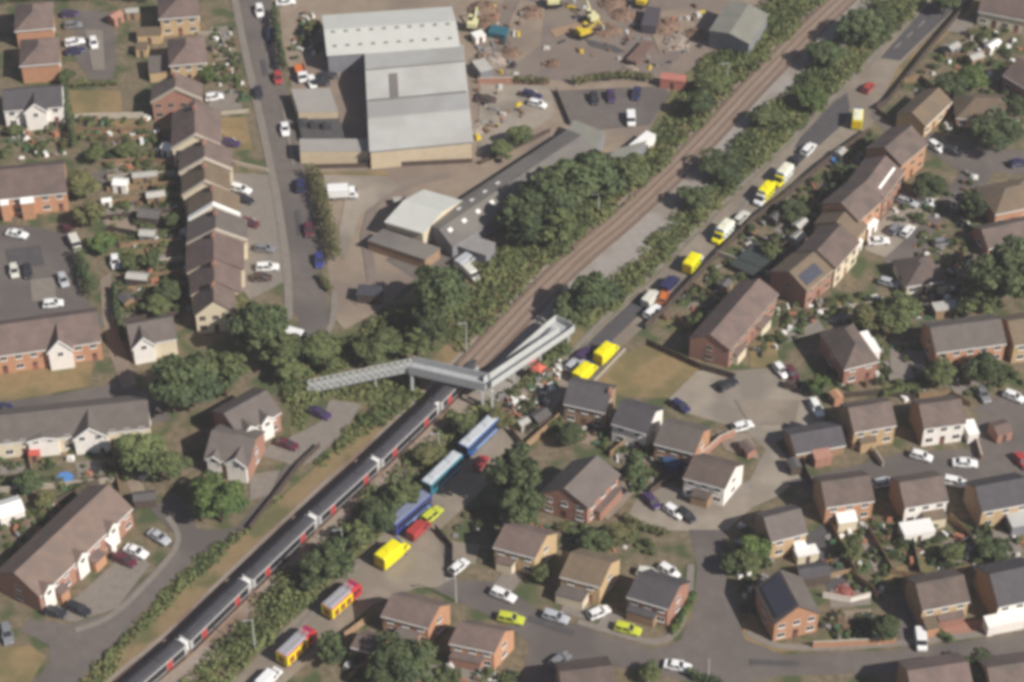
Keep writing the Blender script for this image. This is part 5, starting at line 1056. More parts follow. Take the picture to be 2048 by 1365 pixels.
for a in [([(549, 30), (556, 90), (570, 150)], 1.5, 3.4, LF_D, 'tall dark hedge beside the top of the left road'),
 ([(628, 355), (645, 410), (660, 465), (672, 530)], 2.6, 3.6, LF_O, 'thick olive hedge between the left road and the tan yard'),
 ([(126, 172), (136, 230), (150, 300)], 1.3, 3.0, LF_D, 'tall narrow hedge right of the slate roofed white house'),
 ([(160, 520), (172, 560), (190, 600)], 2.2, 3.4, LF_D, 'dark hedge along the right side of the left court'),
 ([(138, 175), (185, 172), (236, 172)], 1.0, 1.6, LF_O, 'low hedge above the dry lawn'),
 ([(1150, 170), (1200, 162), (1260, 158), (1300, 165)], 1.6, 2.2, LF_O, 'uneven hedge between the tarmac yard and its car park'),
 ([(1030, 165), (1070, 168), (1096, 172)], 1.4, 2.0, LF_O, 'short brown green hedge on the yard bank'),
 ([(1380, 1350), (1400, 1362), (1440, 1372)], 1.4, 1.8, LF_D, 'dark hedge below the white saloon at the bottom edge'),
 ([(1770, 792), (1830, 778)], 1.6, 1.6, LF_M, 'square green hedge below the paved garden'),
 ([(1250, 1040), (1285, 1058), (1330, 1072)], 1.3, 1.6, LF_O, 'low olive hedge along the court below the purple car'),
 ([(230, 585), (236, 640), (250, 690)], 1.2, 2.4, LF_D, 'dark hedge along the footpath beside the back gardens'),
 ([(1115, 1190), (1140, 1208)], 1.0, 1.0, LF_L, 'bright green low hedge at the cul-de-sac drive'),
 ([(1880, 1270), (1905, 1285)], 1.4, 1.3, LF_L, 'bright green shrub row by the lower right drive'),
 ([(0, 10), (60, 4), (130, 2), (215, -2), (300, 6)], 2.4, 3.2, LF_M, 'green hedge along the top left edge'),
 ([(400, 150), (440, 165), (478, 160)], 1.2, 1.5, LF_M, 'green hedge in front of the red gabled terrace house'),
 ([(640, 560), (660, 585)], 1.4, 1.6, LF_O, 'short olive hedge at the yard gate'), ([(1345, 1265), (1370, 1230), (1385, 1190)], 1.2, 1.1, LF_L, 'green hedge round the corner of the purple slate house')]: hedge(*a)

# ------------------------------------------------------------------ fences and garden walls
def fence(px, h, m, label, post=True, name='fence', cat='fence', th=.06, coping=None):
    pts = [W(x, y) for x, y in px]; o = pts[0]
    b = MB()
    for a, c in zip(pts[:-1], pts[1:]): b.bar(a-o, c-o, th, h)
    if post:
        for p, _, _ in along(pts, 2.4): q = p-o; b.box(q.x-.07, q.x+.07, q.y-.07, q.y+.07, 0, h+.12)
    t = tag(link(name, b.mesh(name, [m]), None, o), label, cat)
    if coping:
        b = MB()
        for a, c in zip(pts[:-1], pts[1:]): b.bar(a-o+Vector((0, 0, h)), c-o+Vector((0, 0, h)), th+.12, .1)
        link('coping', b.mesh('coping', [coping]), t)
F = [
 ([(1736, 268), (1642, 336), (1570, 398), (1502, 448), (1440, 510), (1386, 566), (1330, 625), (1290, 660)], 1.8, WOODD, 'dark fence between the closed road and the terrace gardens'),
 ([(1950, -5), (1850, 112), (1775, 208), (1752, 222)], 1.8, WOODD, 'dark fence along the upper right side of the closed road'),
 ([(1752, 226), (1790, 250), (1845, 275)], 1.4, WOODD, 'dark fence at the corner of the closed road and side street'),
 ([(1292, 690), (1400, 740), (1470, 760)], 1.7, WOODD, 'dark fence between the vacant lot and the lowest terrace house'),
 ([(1250, 700), (1185, 768)], .5, STONEP, 'low pale edging along the vacant lot'),
 ([(690, 1278), (738, 1243)], 1.8, WOODF, 'tan fence beside the upper fire engine'),
 ([(1050, 900), (1120, 838)], 1.8, WOODF, 'long brown fence below the slate roofed brown house, upper part'),
 ([(1020, 862), (1050, 900), (1075, 880)], 1.6, WOODF, 'brown fence corner beside the blue coach'),
 ([(1220, 915), (1262, 880)], 1.7, WOODF, 'brown fence behind the grey brown house'),
 ([(1300, 990), (1350, 955), (1365, 940)], 1.6, WOODD, 'dark fence left of the blue garden canopy'),
 ([(1395, 925), (1440, 885), (1470, 872)], 1.7, BRICKR, 'red garden wall beside the orange gable'),
 ([(1625, 1296), (1710, 1292), (1790, 1288)], 1.5, BRICK, 'long low orange brick wall beside the bottom road'),
 ([(150, 240), (190, 238), (288, 236)], 1.5, STONEP, 'pale garden wall between two dry lawns'),
 ([(150, 275), (240, 285), (300, 278)], 1.4, WOODF, 'brown fence below the second dry lawn'),
 ([(210, 330), (280, 325), (350, 332)], 1.4, WOODF, 'brown fence behind the third stepped house'),
 ([(215, 360), (280, 356), (352, 352)], 1.4, STONEP, 'pale fence among the back gardens'),
 ([(208, 412), (280, 402), (362, 396)], 1.5, WOODF, 'brown fence behind the house with thick white bargeboard'),
 ([(215, 462), (262, 470), (300, 482)], 1.4, WOODD, 'dark wavy fence among the back gardens'),
 ([(240, 496), (300, 490), (360, 488)], 1.4, WOODF, 'brown fence across the lower back gardens'),
 ([(244, 535), (300, 530), (370, 522)], 1.3, STONEP, 'pale low wall in the lower back gardens'),
 ([(240, 560), (300, 556), (372, 550)], 1.4, WOODF, 'brown fence below the pale low wall'),
 ([(232, 650), (290, 640), (365, 632)], 1.4, WOODD, 'dark fence behind the small cream house'),
 ([(0, 985), (120, 975), (230, 965)], 1.3, STONEP, 'pale garden wall below the long white gabled house'),
 ([(110, 1012), (165, 985), (212, 962)], 1.7, WOODD, 'dark fence behind the lower left terrace'),
 ([(500, 1060), (548, 1000), (598, 935), (640, 895)], 1.4, WOODD, 'dark fence beside the lane to the small car park'),
 ([(1485, 470), (1560, 500), (1620, 460)], 1.4, WOODD, 'dark fence across the terrace gardens'),
 ([(1432, 512), (1480, 530), (1540, 555)], 1.5, STONEP, 'pale garden wall beside the low dark flat topped block'),
 ([(1560, 410), (1620, 440), (1650, 452)], 1.4, WOODF, 'brown fence in the upper terrace gardens'),
 ([(1385, 575), (1430, 600), (1465, 625)], 1.5, WOODF, 'brown fence in the lower terrace gardens'),
 ([(1745, 610), (1640, 625), (1630, 600)], .9, STONEP, 'pale edging round the small dry lawn'),
 ([(1650, 1160), (1700, 1150), (1745, 1185), (1755, 1200)], 1.6, WOODF, 'fence behind the solar panelled gable house'),
 ([(1735, 1060), (1760, 1105), (1785, 1150)], 1.7, WOODF, 'tan fence beside the dark lane, right estate'),
 ([(1645, 1195), (1700, 1205), (1740, 1195)], 1.2, RENDW, 'white garden wall right of the solar panelled gable house'),
 ([(1900, 1040), (1935, 1075), (1960, 1110)], 1.7, WOODF, 'tan fence beside the white garden building'),
 ([(1820, 1050), (1828, 1110), (1840, 1160)], 1.6, WOODD, 'dark fence along the bright green lawn'),
 ([(1600, 910), (1612, 950), (1625, 975)], 1.5, WOODD, 'dark fence at the low garage block'),
 ([(1745, 905), (1765, 935)], 1.5, STONEP, 'pale yellow fence below the tan brick house'),
 ([(1950, 880), (1962, 920)], 1.3, BRICKR, 'short red wall beside the white saloon drive'),
 ([(905, 1160), (905, 1100), (870, 1060)], 1.6, WOODD, 'dark fence at the edge of the gabled houses'),
 ([(1000, 1130), (1040, 1120)], 1.4, WOODF, 'short fence below the red brown roofed house'),
 ([(1112, 184), (1140, 252)], 1.2, WOODD, 'low dark fence left of the yard car park'),
 ([(956, 168), (1030, 166), (1098, 170)], 1.5, BRICKR, 'brown red wall between the tarmac yard and the tan yard'),
 ([(628, 338), (780, 334), (945, 326)], 1.2, WOODD, 'low dark fence in front of the warehouse'),
 ([(960, 330), (1050, 290), (1100, 265)], 1.2, WOODD, 'dark fence behind the long shed'),
 ([(1890, 115), (1950, 120), (2000, 90)], 1.5, WOODF, 'brown fence among the top right gardens'),
 ([(1800, 170), (1840, 160), (1880, 195)], 1.5, WOODF, 'brown fence behind the orange brown house'),
 ([(420, 232), (470, 228), (500, 225)], 1.0, STONEP, 'low pale wall above the yellow front lawn'),
 ([(415, 312), (470, 330), (535, 345)], 1.0, STONEP, 'low pale wall below the yellow front lawn'),
 ([(395, 70), (440, 72), (452, 100)], 1.0, STONEP, 'low pale wall before the top left tan house'),
 ([(1838, 798), (1900, 792), (1940, 815)], 1.5, WOODF, 'brown fence behind the bright white rendered house'),
 ([(1690, 796), (1760, 790), (1830, 800)], 1.4, WOODD, 'dark fence behind the tan brick detached house'),
 ([(1950, 470), (1905, 440), (1985, 385)], 1.6, WOODD, 'dark fence at the hip roofed house on the right edge'),
 ([(300, 340), (306, 395), (312, 440)], 1.3, WOODD, 'dark fence running down the middle of the back gardens'), ([(215, 385), (280, 378), (356, 372)], 1.4, WOODF, 'brown fence right of the white roofed square shed'), ([(210, 440), (290, 432), (364, 424)], 1.3, WOODD, 'dark fence above the grey green roofed shed'), ([(240, 585), (300, 580), (374, 574)], 1.4, WOODF, 'brown fence above the round topped brown shed'), ([(236, 612), (300, 606), (376, 600)], 1.3, WOODD, 'dark fence below the round topped brown shed'), ([(150, 262), (220, 264), (300, 260)], 1.2, WOODF, 'brown fence across the lower dry lawn'), ([(1620, 400), (1660, 440)], 1.5, WOODF, 'short brown fence right of the dark shed opposite the white roofed ambulance'), ([(1690, 325), (1730, 360)], 1.5, WOODF, 'short brown fence behind the skylight strip house'), ([(1350, 640), (1400, 672)], 1.5, WOODF, 'short brown fence behind the lowest terrace house'), ([(1660, 1050), (1690, 1110), (1710, 1150)], 1.5, WOODF, 'brown fence right of the white roofed cabin'), ([(1975, 1050), (1985, 1110), (2000, 1150)], 1.5, WOODD, 'dark fence below the yellow brick house on the right edge'), ([(1780, 1150), (1850, 1160), (1940, 1140)], 1.5, WOODF, 'brown fence behind the tan and orange brick house'), ([(60, 925), (66, 960), (70, 980)], 1.3, WOODF, 'brown fence beside the small red topped garden store'), ([(225, 905), (232, 950), (240, 985)], 1.4, WOODF, 'brown fence beside the tree before the white gabled house'), ([(700, 1360), (760, 1310), (720, 1320)], 1.6, WOODF, 'brown fence at the bottom below the pink roofed garage'),
]
for px, h, m, lb in F:
    solid = m in (STONEP, BRICK, BRICKR, RENDW)
    fence(px, h, m, lb, post=not solid, name='garden_wall' if solid else 'fence', cat='wall' if solid else 'fence', th=.2 if solid else .06, coping=STONEP if solid and m is not STONEP else None)

# ------------------------------------------------------------------ sheds, yard machines and garden things
def shed(px, py, dx, dy, L, wd, h, mw, mr, label, name='garden_shed', cat='shed', flat=False):
    p = W(px, py, h*.5); rz = Wd(px, py, dx, dy); t = thing(name, label, cat, (p.x, p.y, 0), rz)
    b = MB(); a, c = L/2, wd/2
    if flat:
        b.box(-a, a, -c, c, 0, h); link('wall', b.mesh('wall', [mw]), t); b = MB(); b.box(-a-.1, a+.1, -c-.1, c+.1, h, h+.1); link('roof', b.mesh('roof', [mr]), t)
    else:
        r = wd*.22; b.loft([[(x, -c, 0), (x, c, 0), (x, c, h), (x, 0, h+r-.02), (x, -c, h)] for x in (-a, a)]); link('wall', b.mesh('wall', [mw]), t)
        b = MB(); b.loft([[(x, -c-.12, h-.06), (x, 0, h+r), (x, c+.12, h-.06), (x, c+.12, h+.04), (x, 0, h+r+.1), (x, -c-.12, h+.04)] for x in (-a-.12, a+.12)]); link('roof', b.mesh('roof', [mr]), t)
    b = MB(); b.box(-.4, .4, -c-.04, -c+.0, 0, min(1.85, h-.15)); link('door', b.mesh('door', [WOODD]), t)
    return t
FELT = mat('shed_felt', (.10, .092, .088), (.13, .12, .115), 1, .95, rnd=.2)
PALEF = mat('pale_roofing', (.36, .345, .31), (.43, .41, .37), 1, .8, rnd=.12)
SH = [
 (242, 372, 30, 2, 3.0, 2.6, 2.2, RENDW, WH, 'white roofed square shed in the back gardens', 0), (312, 396, 34, -4, 3.8, 2.2, 2.1, WOODF, PALEF, 'pale roofed shed behind the thick white bargeboard house', 0),
 (337, 302, 20, 8, 2.4, 2.4, 2.2, RENDW, WH, 'white gazebo behind the third stepped house', 0), (214, 406, 20, -2, 2.0, 1.4, 1.6, RENDW, WH, 'small white shed left in the back gardens', 0),
 (296, 474, 30, 2, 3.2, 2.2, 2.2, CLADG, PALEF, 'grey green roofed shed in the back gardens', 0), (276, 560, 40, 4, 4.4, 2.2, 2.1, WOODD, PALEF, 'long pale shed in the lower back gardens', 0), (252, 604, 20, 16, 2.6, 2.4, 2.2, WOODF, FELT, 'round topped brown shed near the footpath hedge', 0),
 (290, 356, 46, -4, 5.2, 2.0, 2.0, WOODF, PALEF, 'long cream shed above the white roofed square shed', 0), (300, 435, 40, 4, 4.5, 3.2, 2.2, WOODD, FELT, 'dark felt roofed shed below the pale roofed one', 0),
 (300, 72, 54, -2, 5.6, 3.4, 2.4, BRICKT, RTAN, 'tan garage beside the top left tan house', 1), (285, 100, 26, 0, 2.6, 3.0, 2.2, BRICKT, RTAN, 'small tan garage below the tan one', 1), (232, 38, 24, -14, 3.0, 2.4, 2.2, BRICKR, BRICKR, 'small red roofed shed right of the upper left court', 0), (265, 28, 30, -2, 3.0, 2.0, 2.0, WOODF, PALEF, 'pale roofed shed right of the small red roofed one', 0),
 (1833, 1064, 60, -10, 5.8, 3.2, 2.5, RENDW, WH, 'white flat roofed garden building before the white house', 1), (1612, 1110, 40, -8, 4.0, 2.2, 2.2, RENDC, WH, 'white roofed cabin below the small tan brick house', 1), (1625, 1150, 40, -6, 5.5, 3.4, 2.3, WOODD, RSLATE, 'dark slate roofed outbuilding behind the solar panelled house', 0),
 (2000, 864, 20, -6, 3.2, 3.4, 2.3, BRICKR, RRED, 'red brick outbuilding right of the bright white house', 0), (1588, 935, 10, 20, 2.4, 2.0, 2.0, WOODD, FELT, 'small dark shed left of the low garage block', 0), (1672, 797, 16, 20, 2.2, 1.8, 2.0, BRICK, BRICK, 'tiny orange roofed shed beside the white estate car', 0),
 (1080, 838, 30, -20, 3.4, 2.6, 2.2, WOODD, FELT, 'dark shed beside the slate roofed brown house', 0), (1046, 850, 24, -14, 2.2, 1.8, 1.8, PALEF, PALEF, 'pale heap shed in the garden above the coach', 0), (1345, 932, 20, 20, 3.0, 2.6, 2.3, mat('canopy_blue', (.03, .07, .16), None), mat('canopy_blue', (.03, .07, .16), None), 'blue garden canopy left of the white gable house', 1),
 (1512, 524, 60, -52, 9.5, 6.5, 1.4, WOODD, mat('pond_net', (.035, .045, .042), (.05, .06, .055), 1, .9), 'low dark flat topped block in the terrace gardens', 1), (1600, 455, 40, -30, 3.2, 2.2, 2.1, WOODF, PALEF, 'pale shed among the terrace gardens', 0), (1595, 480, 30, -24, 2.8, 2.2, 2.0, PALEF, PALEF, 'low pale greenhouse among the terrace gardens', 0), (1450, 575, 26, -26, 2.4, 2.0, 2.1, WOODF, FELT, 'small shed behind the dark red roofed terrace house', 0), (1680, 310, 20, -20, 2.4, 1.8, 2.0, PALEF, PALEF, 'pale shed in the gardens behind the topmost terrace', 0), (1420, 640, 24, -24, 2.8, 2.0, 1.9, WOODD, FELT, 'dark shed behind the lowest terrace house', 0), (1550, 440, 24, -24, 2.6, 2.0, 2.0, WOODD, FELT, 'dark shed opposite the white roofed ambulance', 0),  # first entry: plain low block with a dark flat top
 (1739, 457, 20, -18, 3.6, 1.7, 2.3, RENDW, WH, 'white lean-to shed in front of the olive tan roofed terraced house', 0), (1712, 496, 12, -18, 3.2, 1.5, 2.3, RENDW, WH, 'white lean-to shed in front of the reddish roofed terraced house', 0), (1905, 100, 28, -14, 3.0, 2.2, 2.2, CLADG, PALEF, 'pale roofed shed in the top right gardens', 0), (1985, 95, 36, -24, 4.0, 1.8, 2.0, RENDW, WH, 'white roofed lean shed near the top right corner', 0), (1950, 120, 30, -10, 3.4, 2.4, 2.2, WOODF, PALEF, 'grey green shed roof right of the closed road top', 0), (1890, 620, 40, -6, 5.0, 2.6, 2.2, WOODF, PALEF, 'pale roofed garage between the two green trees', 1), (1800, 750, 46, -3, 4.8, 3.0, .6, CLADG, PAVE, 'pale paved terrace block before the white sided house', 1),
 (20, 1024, 44, -14, 4.6, 4.2, 2.6, RENDW, WH, 'white conservatory at the left edge behind the lower terrace', 0), (70, 912, 14, 0, 1.8, 1.6, 1.8, BRICKR, mat('tarp_red', (.50, .10, .07), None), 'small red topped garden store below the long white gabled house', 0), (208, 895, 18, 2, 2.0, 1.8, 1.9, RENDW, PALEF, 'pale garden store right of the white central gable', 0), (290, 1000, 40, -4, 4.0, 2.4, 2.1, WOODD, FELT, 'dark shed at the upper end of the lower left terrace', 0),
 (965, 140, 20, 26, 4.6, 3.0, 2.5, CLADG, PALEF, 'pale roofed site cabin right of the warehouse', 1), (1346, 164, 46, 6, 5.6, 2.5, 2.5, mat('container_pink', (.40, .15, .11), (.45, .18, .14), 1, .7), mat('container_pink', (.40, .15, .11), None), 'pinkish red container beside the yard car park', 1), (1280, 108, 60, -66, 9.0, 2.5, 1.4, mat('trailer_brown', (.15, .095, .075), (.18, .12, .095), .8, .8), mat('trailer_brown', (.15, .095, .075), None), 'long brown container along the yard edge', 1), (1302, 42, 12, -46, 8.0, 3.4, 2.2, mat('container_dark', (.075, .065, .075), None), mat('container_dark', (.075, .065, .075), None), 'dark container at the top of the yard', 1), (1285, 290, 34, -28, 6.5, 2.4, 2.5, RENDW, WH, 'long white trailer beside the workshop', 1), (997, 66, 34, 6, 4.2, 3.2, 1.4, mat('skip_teal', (.03, .12, .15), None), mat('skip_teal', (.02, .09, .12), None), 'teal skip in the yard right of the warehouse', 1), (957, 75, 20, -6, 2.6, 2.4, 1.8, RENDW, WH, 'white tank box beside the teal skip', 1), (795, 405, 14, -2, 1.6, 1.4, 1.6, CLADG, PALEF, 'small grey store at the upper left of the pale barn', 1), (740, 590, 34, 2, 5.0, 3.2, 2.2, WOODD, mat('dark_felt', (.05, .05, .058), (.065, .065, .075), 1, .9), 'dark round ended store at the curved yard entrance', 1), (1495, 900, 20, 22, 3.0, 2.0, 1.6, BRICKR, RRED, 'red brown bin store beside the court wall', 0),
]
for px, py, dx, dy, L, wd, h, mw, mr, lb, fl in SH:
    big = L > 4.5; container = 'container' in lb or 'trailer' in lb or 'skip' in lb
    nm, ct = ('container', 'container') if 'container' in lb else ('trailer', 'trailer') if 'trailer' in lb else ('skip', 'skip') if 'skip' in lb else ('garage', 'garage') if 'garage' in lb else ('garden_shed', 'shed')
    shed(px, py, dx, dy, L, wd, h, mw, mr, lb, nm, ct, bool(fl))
YEL = mat('machine_yellow', (.62, .45, .04), None, rough=.5); YELP = mat('machine_pale', (.66, .62, .34), None, rough=.5)
def digger(px, py, rz, m, label, arm=True):
    t = thing('excavator', label, 'excavator', W(px, py, .8), rz)
    for s in (-1, 1): b = MB(); b.loft([[(x, s*1.0-.28, z0), (x, s*1.0+.28, z0), (x, s*1.0+.28, z1), (x, s*1.0-.28, z1)] for x, z0, z1 in ((-1.7, .3, .5), (-1.4, 0, .75), (1.4, 0, .75), (1.7, .3, .5))]); link('track', b.mesh('track', [DARK]), t)
    b = MB(); b.box(-1.7, 1.0, -1.15, 1.15, .85, 1.75); b.box(-1.9, -1.2, -1.1, 1.1, .8, 2.0); link('body', b.mesh('body', [m]), t)
    b = MB(); b.hexa([(-.1, .1, 1.75), (1.1, .1, 1.75), (1.1, 1.1, 1.75), (-.1, 1.1, 1.75)], [(0, .15, 2.75), (.8, .15, 2.75), (.8, 1.05, 2.75), (0, 1.05, 2.75)]); c = link('cab', b.mesh('cab', [GLASS]), t); b = MB(); b.box(-.1, .9, .08, 1.12, 2.75, 2.86); link('cab_roof', b.mesh('cab_roof', [m]), c)
    b = MB(); b.cyl((.9, -.3, 1.5), (3.2, -.3, 3.3), .26, .2, 6); b.cyl((3.2, -.3, 3.3), (4.6, -.3, 1.2), .2, .15, 6); link('arm', b.mesh('arm', [m]), t)
    b = MB(); b.loft([[(4.2, -.8, .5), (4.9, -.8, .4), (4.9, -.8, 1.2), (4.4, -.8, 1.3)], [(4.2, .2, .5), (4.9, .2, .4), (4.9, .2, 1.2), (4.4, .2, 1.3)]]); link('bucket', b.mesh('bucket', [STEELP]), t)
for a in [(1110, 10, .1, YELP, 'pale yellow excavator at the top edge of the yard'), (1183, 40, 2.0, YELP, 'whitish excavator in the middle of the yard'), (1170, 70, .5, YEL, 'yellow orange excavator just below the whitish one'), (1285, 8, 1.2, YEL, 'yellow excavator at the top beside the dark container'), (946, 54, 1.4, YELP, 'lime yellow excavator beside the teal skip')]: digger(*a)
def heap(px, py, r, h, m, label, seed):
    rs = random.Random(seed); b = MB(); b.hexa([(math.cos(k*.628)*r, math.sin(k*.628)*r, 0) for k in range(10)], [(math.cos(k*.628)*r*.4, math.sin(k*.628)*r*.4, h*.6) for k in range(10)])
    for k in range(46):
        a = rs.uniform(0, 6.28); q = .92*rs.uniform(0, 1)**.7; x, y = math.cos(a)*r*q, math.sin(a)*r*q; z = h*(1-q)*rs.uniform(.6, 1); s = rs.uniform(.25, .7)
        b.hexa([(x-s, y-s*rs.random(), 0), (x+s*rs.random(), y-s, 0), (x+s, y+s*rs.random(), 0), (x-s*rs.random(), y+s, 0)], [(x-s*.6, y-s*.3, z+.3*rs.random()), (x+s*.4, y-s*.6, z+.2), (x+s*.6, y+s*.4, z+.4*rs.random()), (x-s*.3, y+s*.6, z+.2)])
    tag(link('scrap_heap', b.mesh('scrap_heap', [m]), None, W(px, py)), label, 'heap')
SCR = mat('scrap', (.16, .09, .06), (.24, .17, .12), 1.2, .95)
RUBB = mat('rubble', (.26, .21, .17), (.36, .30, .25), 1.5, .95)
for i, a in enumerate([(968, 20, 4.2, 2.4, SCR, 'rust brown scrap heap right of the warehouse'), (990, 120, 3.4, 1.6, RUBB, 'grey brown scrap heap below the teal skip'), (1352, 85, 3.6, 1.6, RUBB, 'pinkish rubble heap beside the long brown container'), (1245, 30, 3.4, 1.4, SCR, 'low brown heap immediately left of the dark container'), (1105, 130, 1.8, 1.6, SCR, 'small brown heap at the corner of the tarmac yard'), (1458, 62, 2.4, 1.6, SCR, 'dark heap before the open doorway shed'), (950, 260, 2.6, 1.5, RUBB, 'tan pallet heap beside the warehouse wall'), (1260, 143, 2.0, 1.4, RUBB, 'pale rubble heap at the end of the long brown container'), (1050, 790, 2.4, .7, RUBB, 'scattered pale rubble below the right hand ramp'), (1090, 790, 2.2, .7, RUBB, 'scattered rubble left of the slate roofed brown house'), (1020, 830, 2.6, .8, SCR, 'brown rubbish heap above the blue coach'), (1062, 28, 3.4, 1.8, SCR, 'rust brown heap left of the whitish excavator'), (1225, 8, 3.6, 2.0, SCR, 'rust brown heap between the two excavators at the top edge'), (1330, 55, 4.0, 2.2, SCR, 'large rust brown heap right of the dark container'), (1390, 70, 3.0, 1.6, SCR, 'rust brown heap left of the open doorway shed'), (972, 48, 2.8, 1.6, SCR, 'rust brown heap beside the lime yellow excavator'), (1215, 62, 3.2, 1.2, SCR, 'low brown heap right of the yellow orange excavator'), (1020, 108, 2.8, 1.4, SCR, 'brown heap right of the grey brown scrap heap'), (1690, 1185, 1.8, .8, mat('heap_red', (.26, .09, .07), (.34, .14, .11), 1.4, .9), 'reddish heap in the garden behind the solar panelled house')]): heap(*a, 40+i)
def gazebo(px, py, rz, m, label):
    t = thing('pop_up_shelter', label, 'shelter', W(px, py, 1.8), rz); b = MB(); a = 1.1
    i = [(-a, -a, 2.0), (a, -a, 2.0), (a, a, 2.0), (-a, a, 2.0)]; q = [(-a, -a, 1.75), (a, -a, 1.75), (a, a, 1.75), (-a, a, 1.75)]
    b.hexa(q, i); b.hexa(i, [(-.08, -.08, 2.6), (.08, -.08, 2.6), (.08, .08, 2.6), (-.08, .08, 2.6)]); link('canopy', b.mesh('canopy', [m]), t)
    for x in (-1, 1):
        for y in (-1, 1): b = MB(); b.cyl((x, y, 0), (x, y, 1.78), .04, n=6); link('leg', b.mesh('leg', [STEELP]), t)
REDC = mat('canopy_red', (.58, .13, .09), None, rough=.8)
gazebo(1057, 733, .5, REDC, 'salmon red pop-up shelter close below the right hand ramp'); gazebo(1077, 750, .9, REDC, 'salmon red pop-up shelter nearest the yellow ambulances')
def pool(px, py, r, label):
    t = thing('paddling_pool', label, 'paddling pool', W(px, py)); b = MB(); b.cyl((0, 0, 0), (0, 0, .7), r, n=20); link('wall', b.mesh('wall', [mat('pool_blue', (.05, .16, .45), None, rough=.5)]), t)
    b = MB(); b.cyl((0, 0, .7), (0, 0, .74), r*.92, n=20); link('water', b.mesh('water', [mat('pool_water', (.10, .24, .50), None, rough=.1)]), t)
pool(130, 962, 1.7, 'blue paddling pool in the garden below the long white gabled house'); pool(1676, 322, 1.6, 'blue pool in the garden behind the topmost terrace house')
# bushes scattered in the back gardens: nothing in the photograph tells those of one group apart
ALLB = []
def bushes(px, n, label, ms, seed, r0=.6, r1=1.5):
    rs = random.Random(seed); poly = [W(x, y) for x, y in px]; xs = [p.x for p in poly]; ys = [p.y for p in poly]; c = 0
    while c < n:
        q = Vector((rs.uniform(min(xs), max(xs)), rs.uniform(min(ys), max(ys)), 0))
        if not inside(q, poly): continue
        r = rs.uniform(r0, r1); ALLB.append((r/(q-CAMP).length, r, q, label, rs.choice(ms), rs.randrange(3), rs.uniform(0, 6.28), rs.uniform(.8, 1.3), rs.uniform(.7, 1.1))); c += 1
MX = [LF_D, LF_M, LF_M, LF_O, LF_D]
GD = [([(215, 300), (350, 290), (375, 480), (385, 630), (240, 640), (225, 480)], 70, 'small shrub in the back gardens of the stepped terrace'), ([(145, 230), (300, 235), (340, 290), (160, 300)], 16, 'small shrub round the dry lawns of the upper left'),
 ([(1750, 260), (1640, 350), (1500, 455), (1390, 570), (1320, 650), (1390, 680), (1500, 560), (1600, 490), (1640, 410), (1760, 300)], 62, 'small shrub in the gardens between the closed road and its terrace'), ([(1800, 170), (1890, 115), (1960, 40), (2048, 60), (2048, 300), (1950, 280), (1860, 255)], 44, 'small shrub in the gardens of the upper right estate'),
 ([(0, 900), (300, 870), (330, 960), (200, 970), (30, 1110), (0, 1110)], 36, 'small shrub in the gardens below the long white gabled house'), ([(1660, 640), (1850, 640), (2048, 700), (2048, 780), (1950, 800), (1700, 800), (1640, 760)], 40, 'small shrub in the gardens above the tan and white houses'),
 ([(1640, 1040), (2048, 1040), (2048, 1150), (1840, 1160), (1770, 1200), (1640, 1160)], 46, 'small shrub in the back gardens of the lower right estate'), ([(1090, 860), (1130, 830), (1300, 880), (1360, 930), (1260, 990), (1230, 910), (1180, 890)], 22, 'small shrub in the gardens behind the slate roofed brown house'),
 ([(880, 1080), (960, 1000), (1080, 1045), (1250, 1060), (1330, 1110), (1240, 1110), (1110, 1090), (980, 1060)], 24, 'small shrub behind the gabled houses of the cul-de-sac'), ([(690, 1290), (760, 1270), (900, 1320), (1040, 1330), (1030, 1365), (690, 1365)], 24, 'small shrub in the gardens at the bottom centre'), ([(1480, 1040), (1540, 1100), (1540, 1200), (1490, 1240), (1470, 1150)], 10, 'small shrub left of the small tan brick house'),
 ([(420, 60), (470, 60), (500, 225), (420, 160)], 12, 'small shrub in the front gardens at the top of the left road'), ([(600, 30), (635, 30), (640, 110), (580, 120)], 6, 'small shrub on the strip left of the warehouse'), ([(1780, 420), (1880, 370), (1950, 340), (1980, 470), (1900, 520), (1850, 540)], 16, 'small shrub round the upper side street'), ([(1560, 610), (1700, 590), (1800, 600), (1640, 640), (1560, 700), (1500, 720)], 22, 'small shrub in the front gardens of the terrace'), ([(0, 250), (130, 240), (140, 310), (0, 320)], 10, 'small shrub below the slate roofed white house'), ([(1000, 790), (1120, 780), (1060, 860), (1010, 860)], 9, 'small shrub in the cluttered garden beside the blue coach'), ([(1640, 1240), (1780, 1230), (1790, 1285), (1650, 1292)], 8, 'small shrub above the long orange brick wall'), ([(1950, 500), (1800, 560), (1780, 640), (1960, 640)], 14, 'small shrub near the hip roofed bungalow')]
for i, (px, n, lb) in enumerate(GD): bushes(px, n, lb, MX, 100+i); bushes(px, int(n*1.6), lb, MX, 300+i, .35, .8)
o = link('garden_shrub', crown('bush', LF_P, 0), None, W(132, 455, .9)); o.scale = (2.0, 1.6, 1.6); tag(o, 'purple leaved shrub beside the pale yellowish minivan', 'shrub')

ALLB.sort(key=lambda b: -b[0])
for k, r, q, lb, m, v, rz, a, c in ALLB[:285]:
    o = link('garden_shrub', crown('bush', m, v), None, (q.x, q.y, r*.55), rz); o.scale = (r, r*a, r*c); tag(o, lb, 'shrub', lb)
RNG = np.random.default_rng(5); Q = [clump_leaves(q.x, q.y, r*.5, r*.95, r*.7, int(60+60*r), .2) for k, r, q, *_ in ALLB[285:]]
tag(stuff(link('garden_planting', quads_mesh('garden_planting', np.concatenate(Q), LF_M))), 'small plants and low shrubs dotted through all the gardens', 'plants')

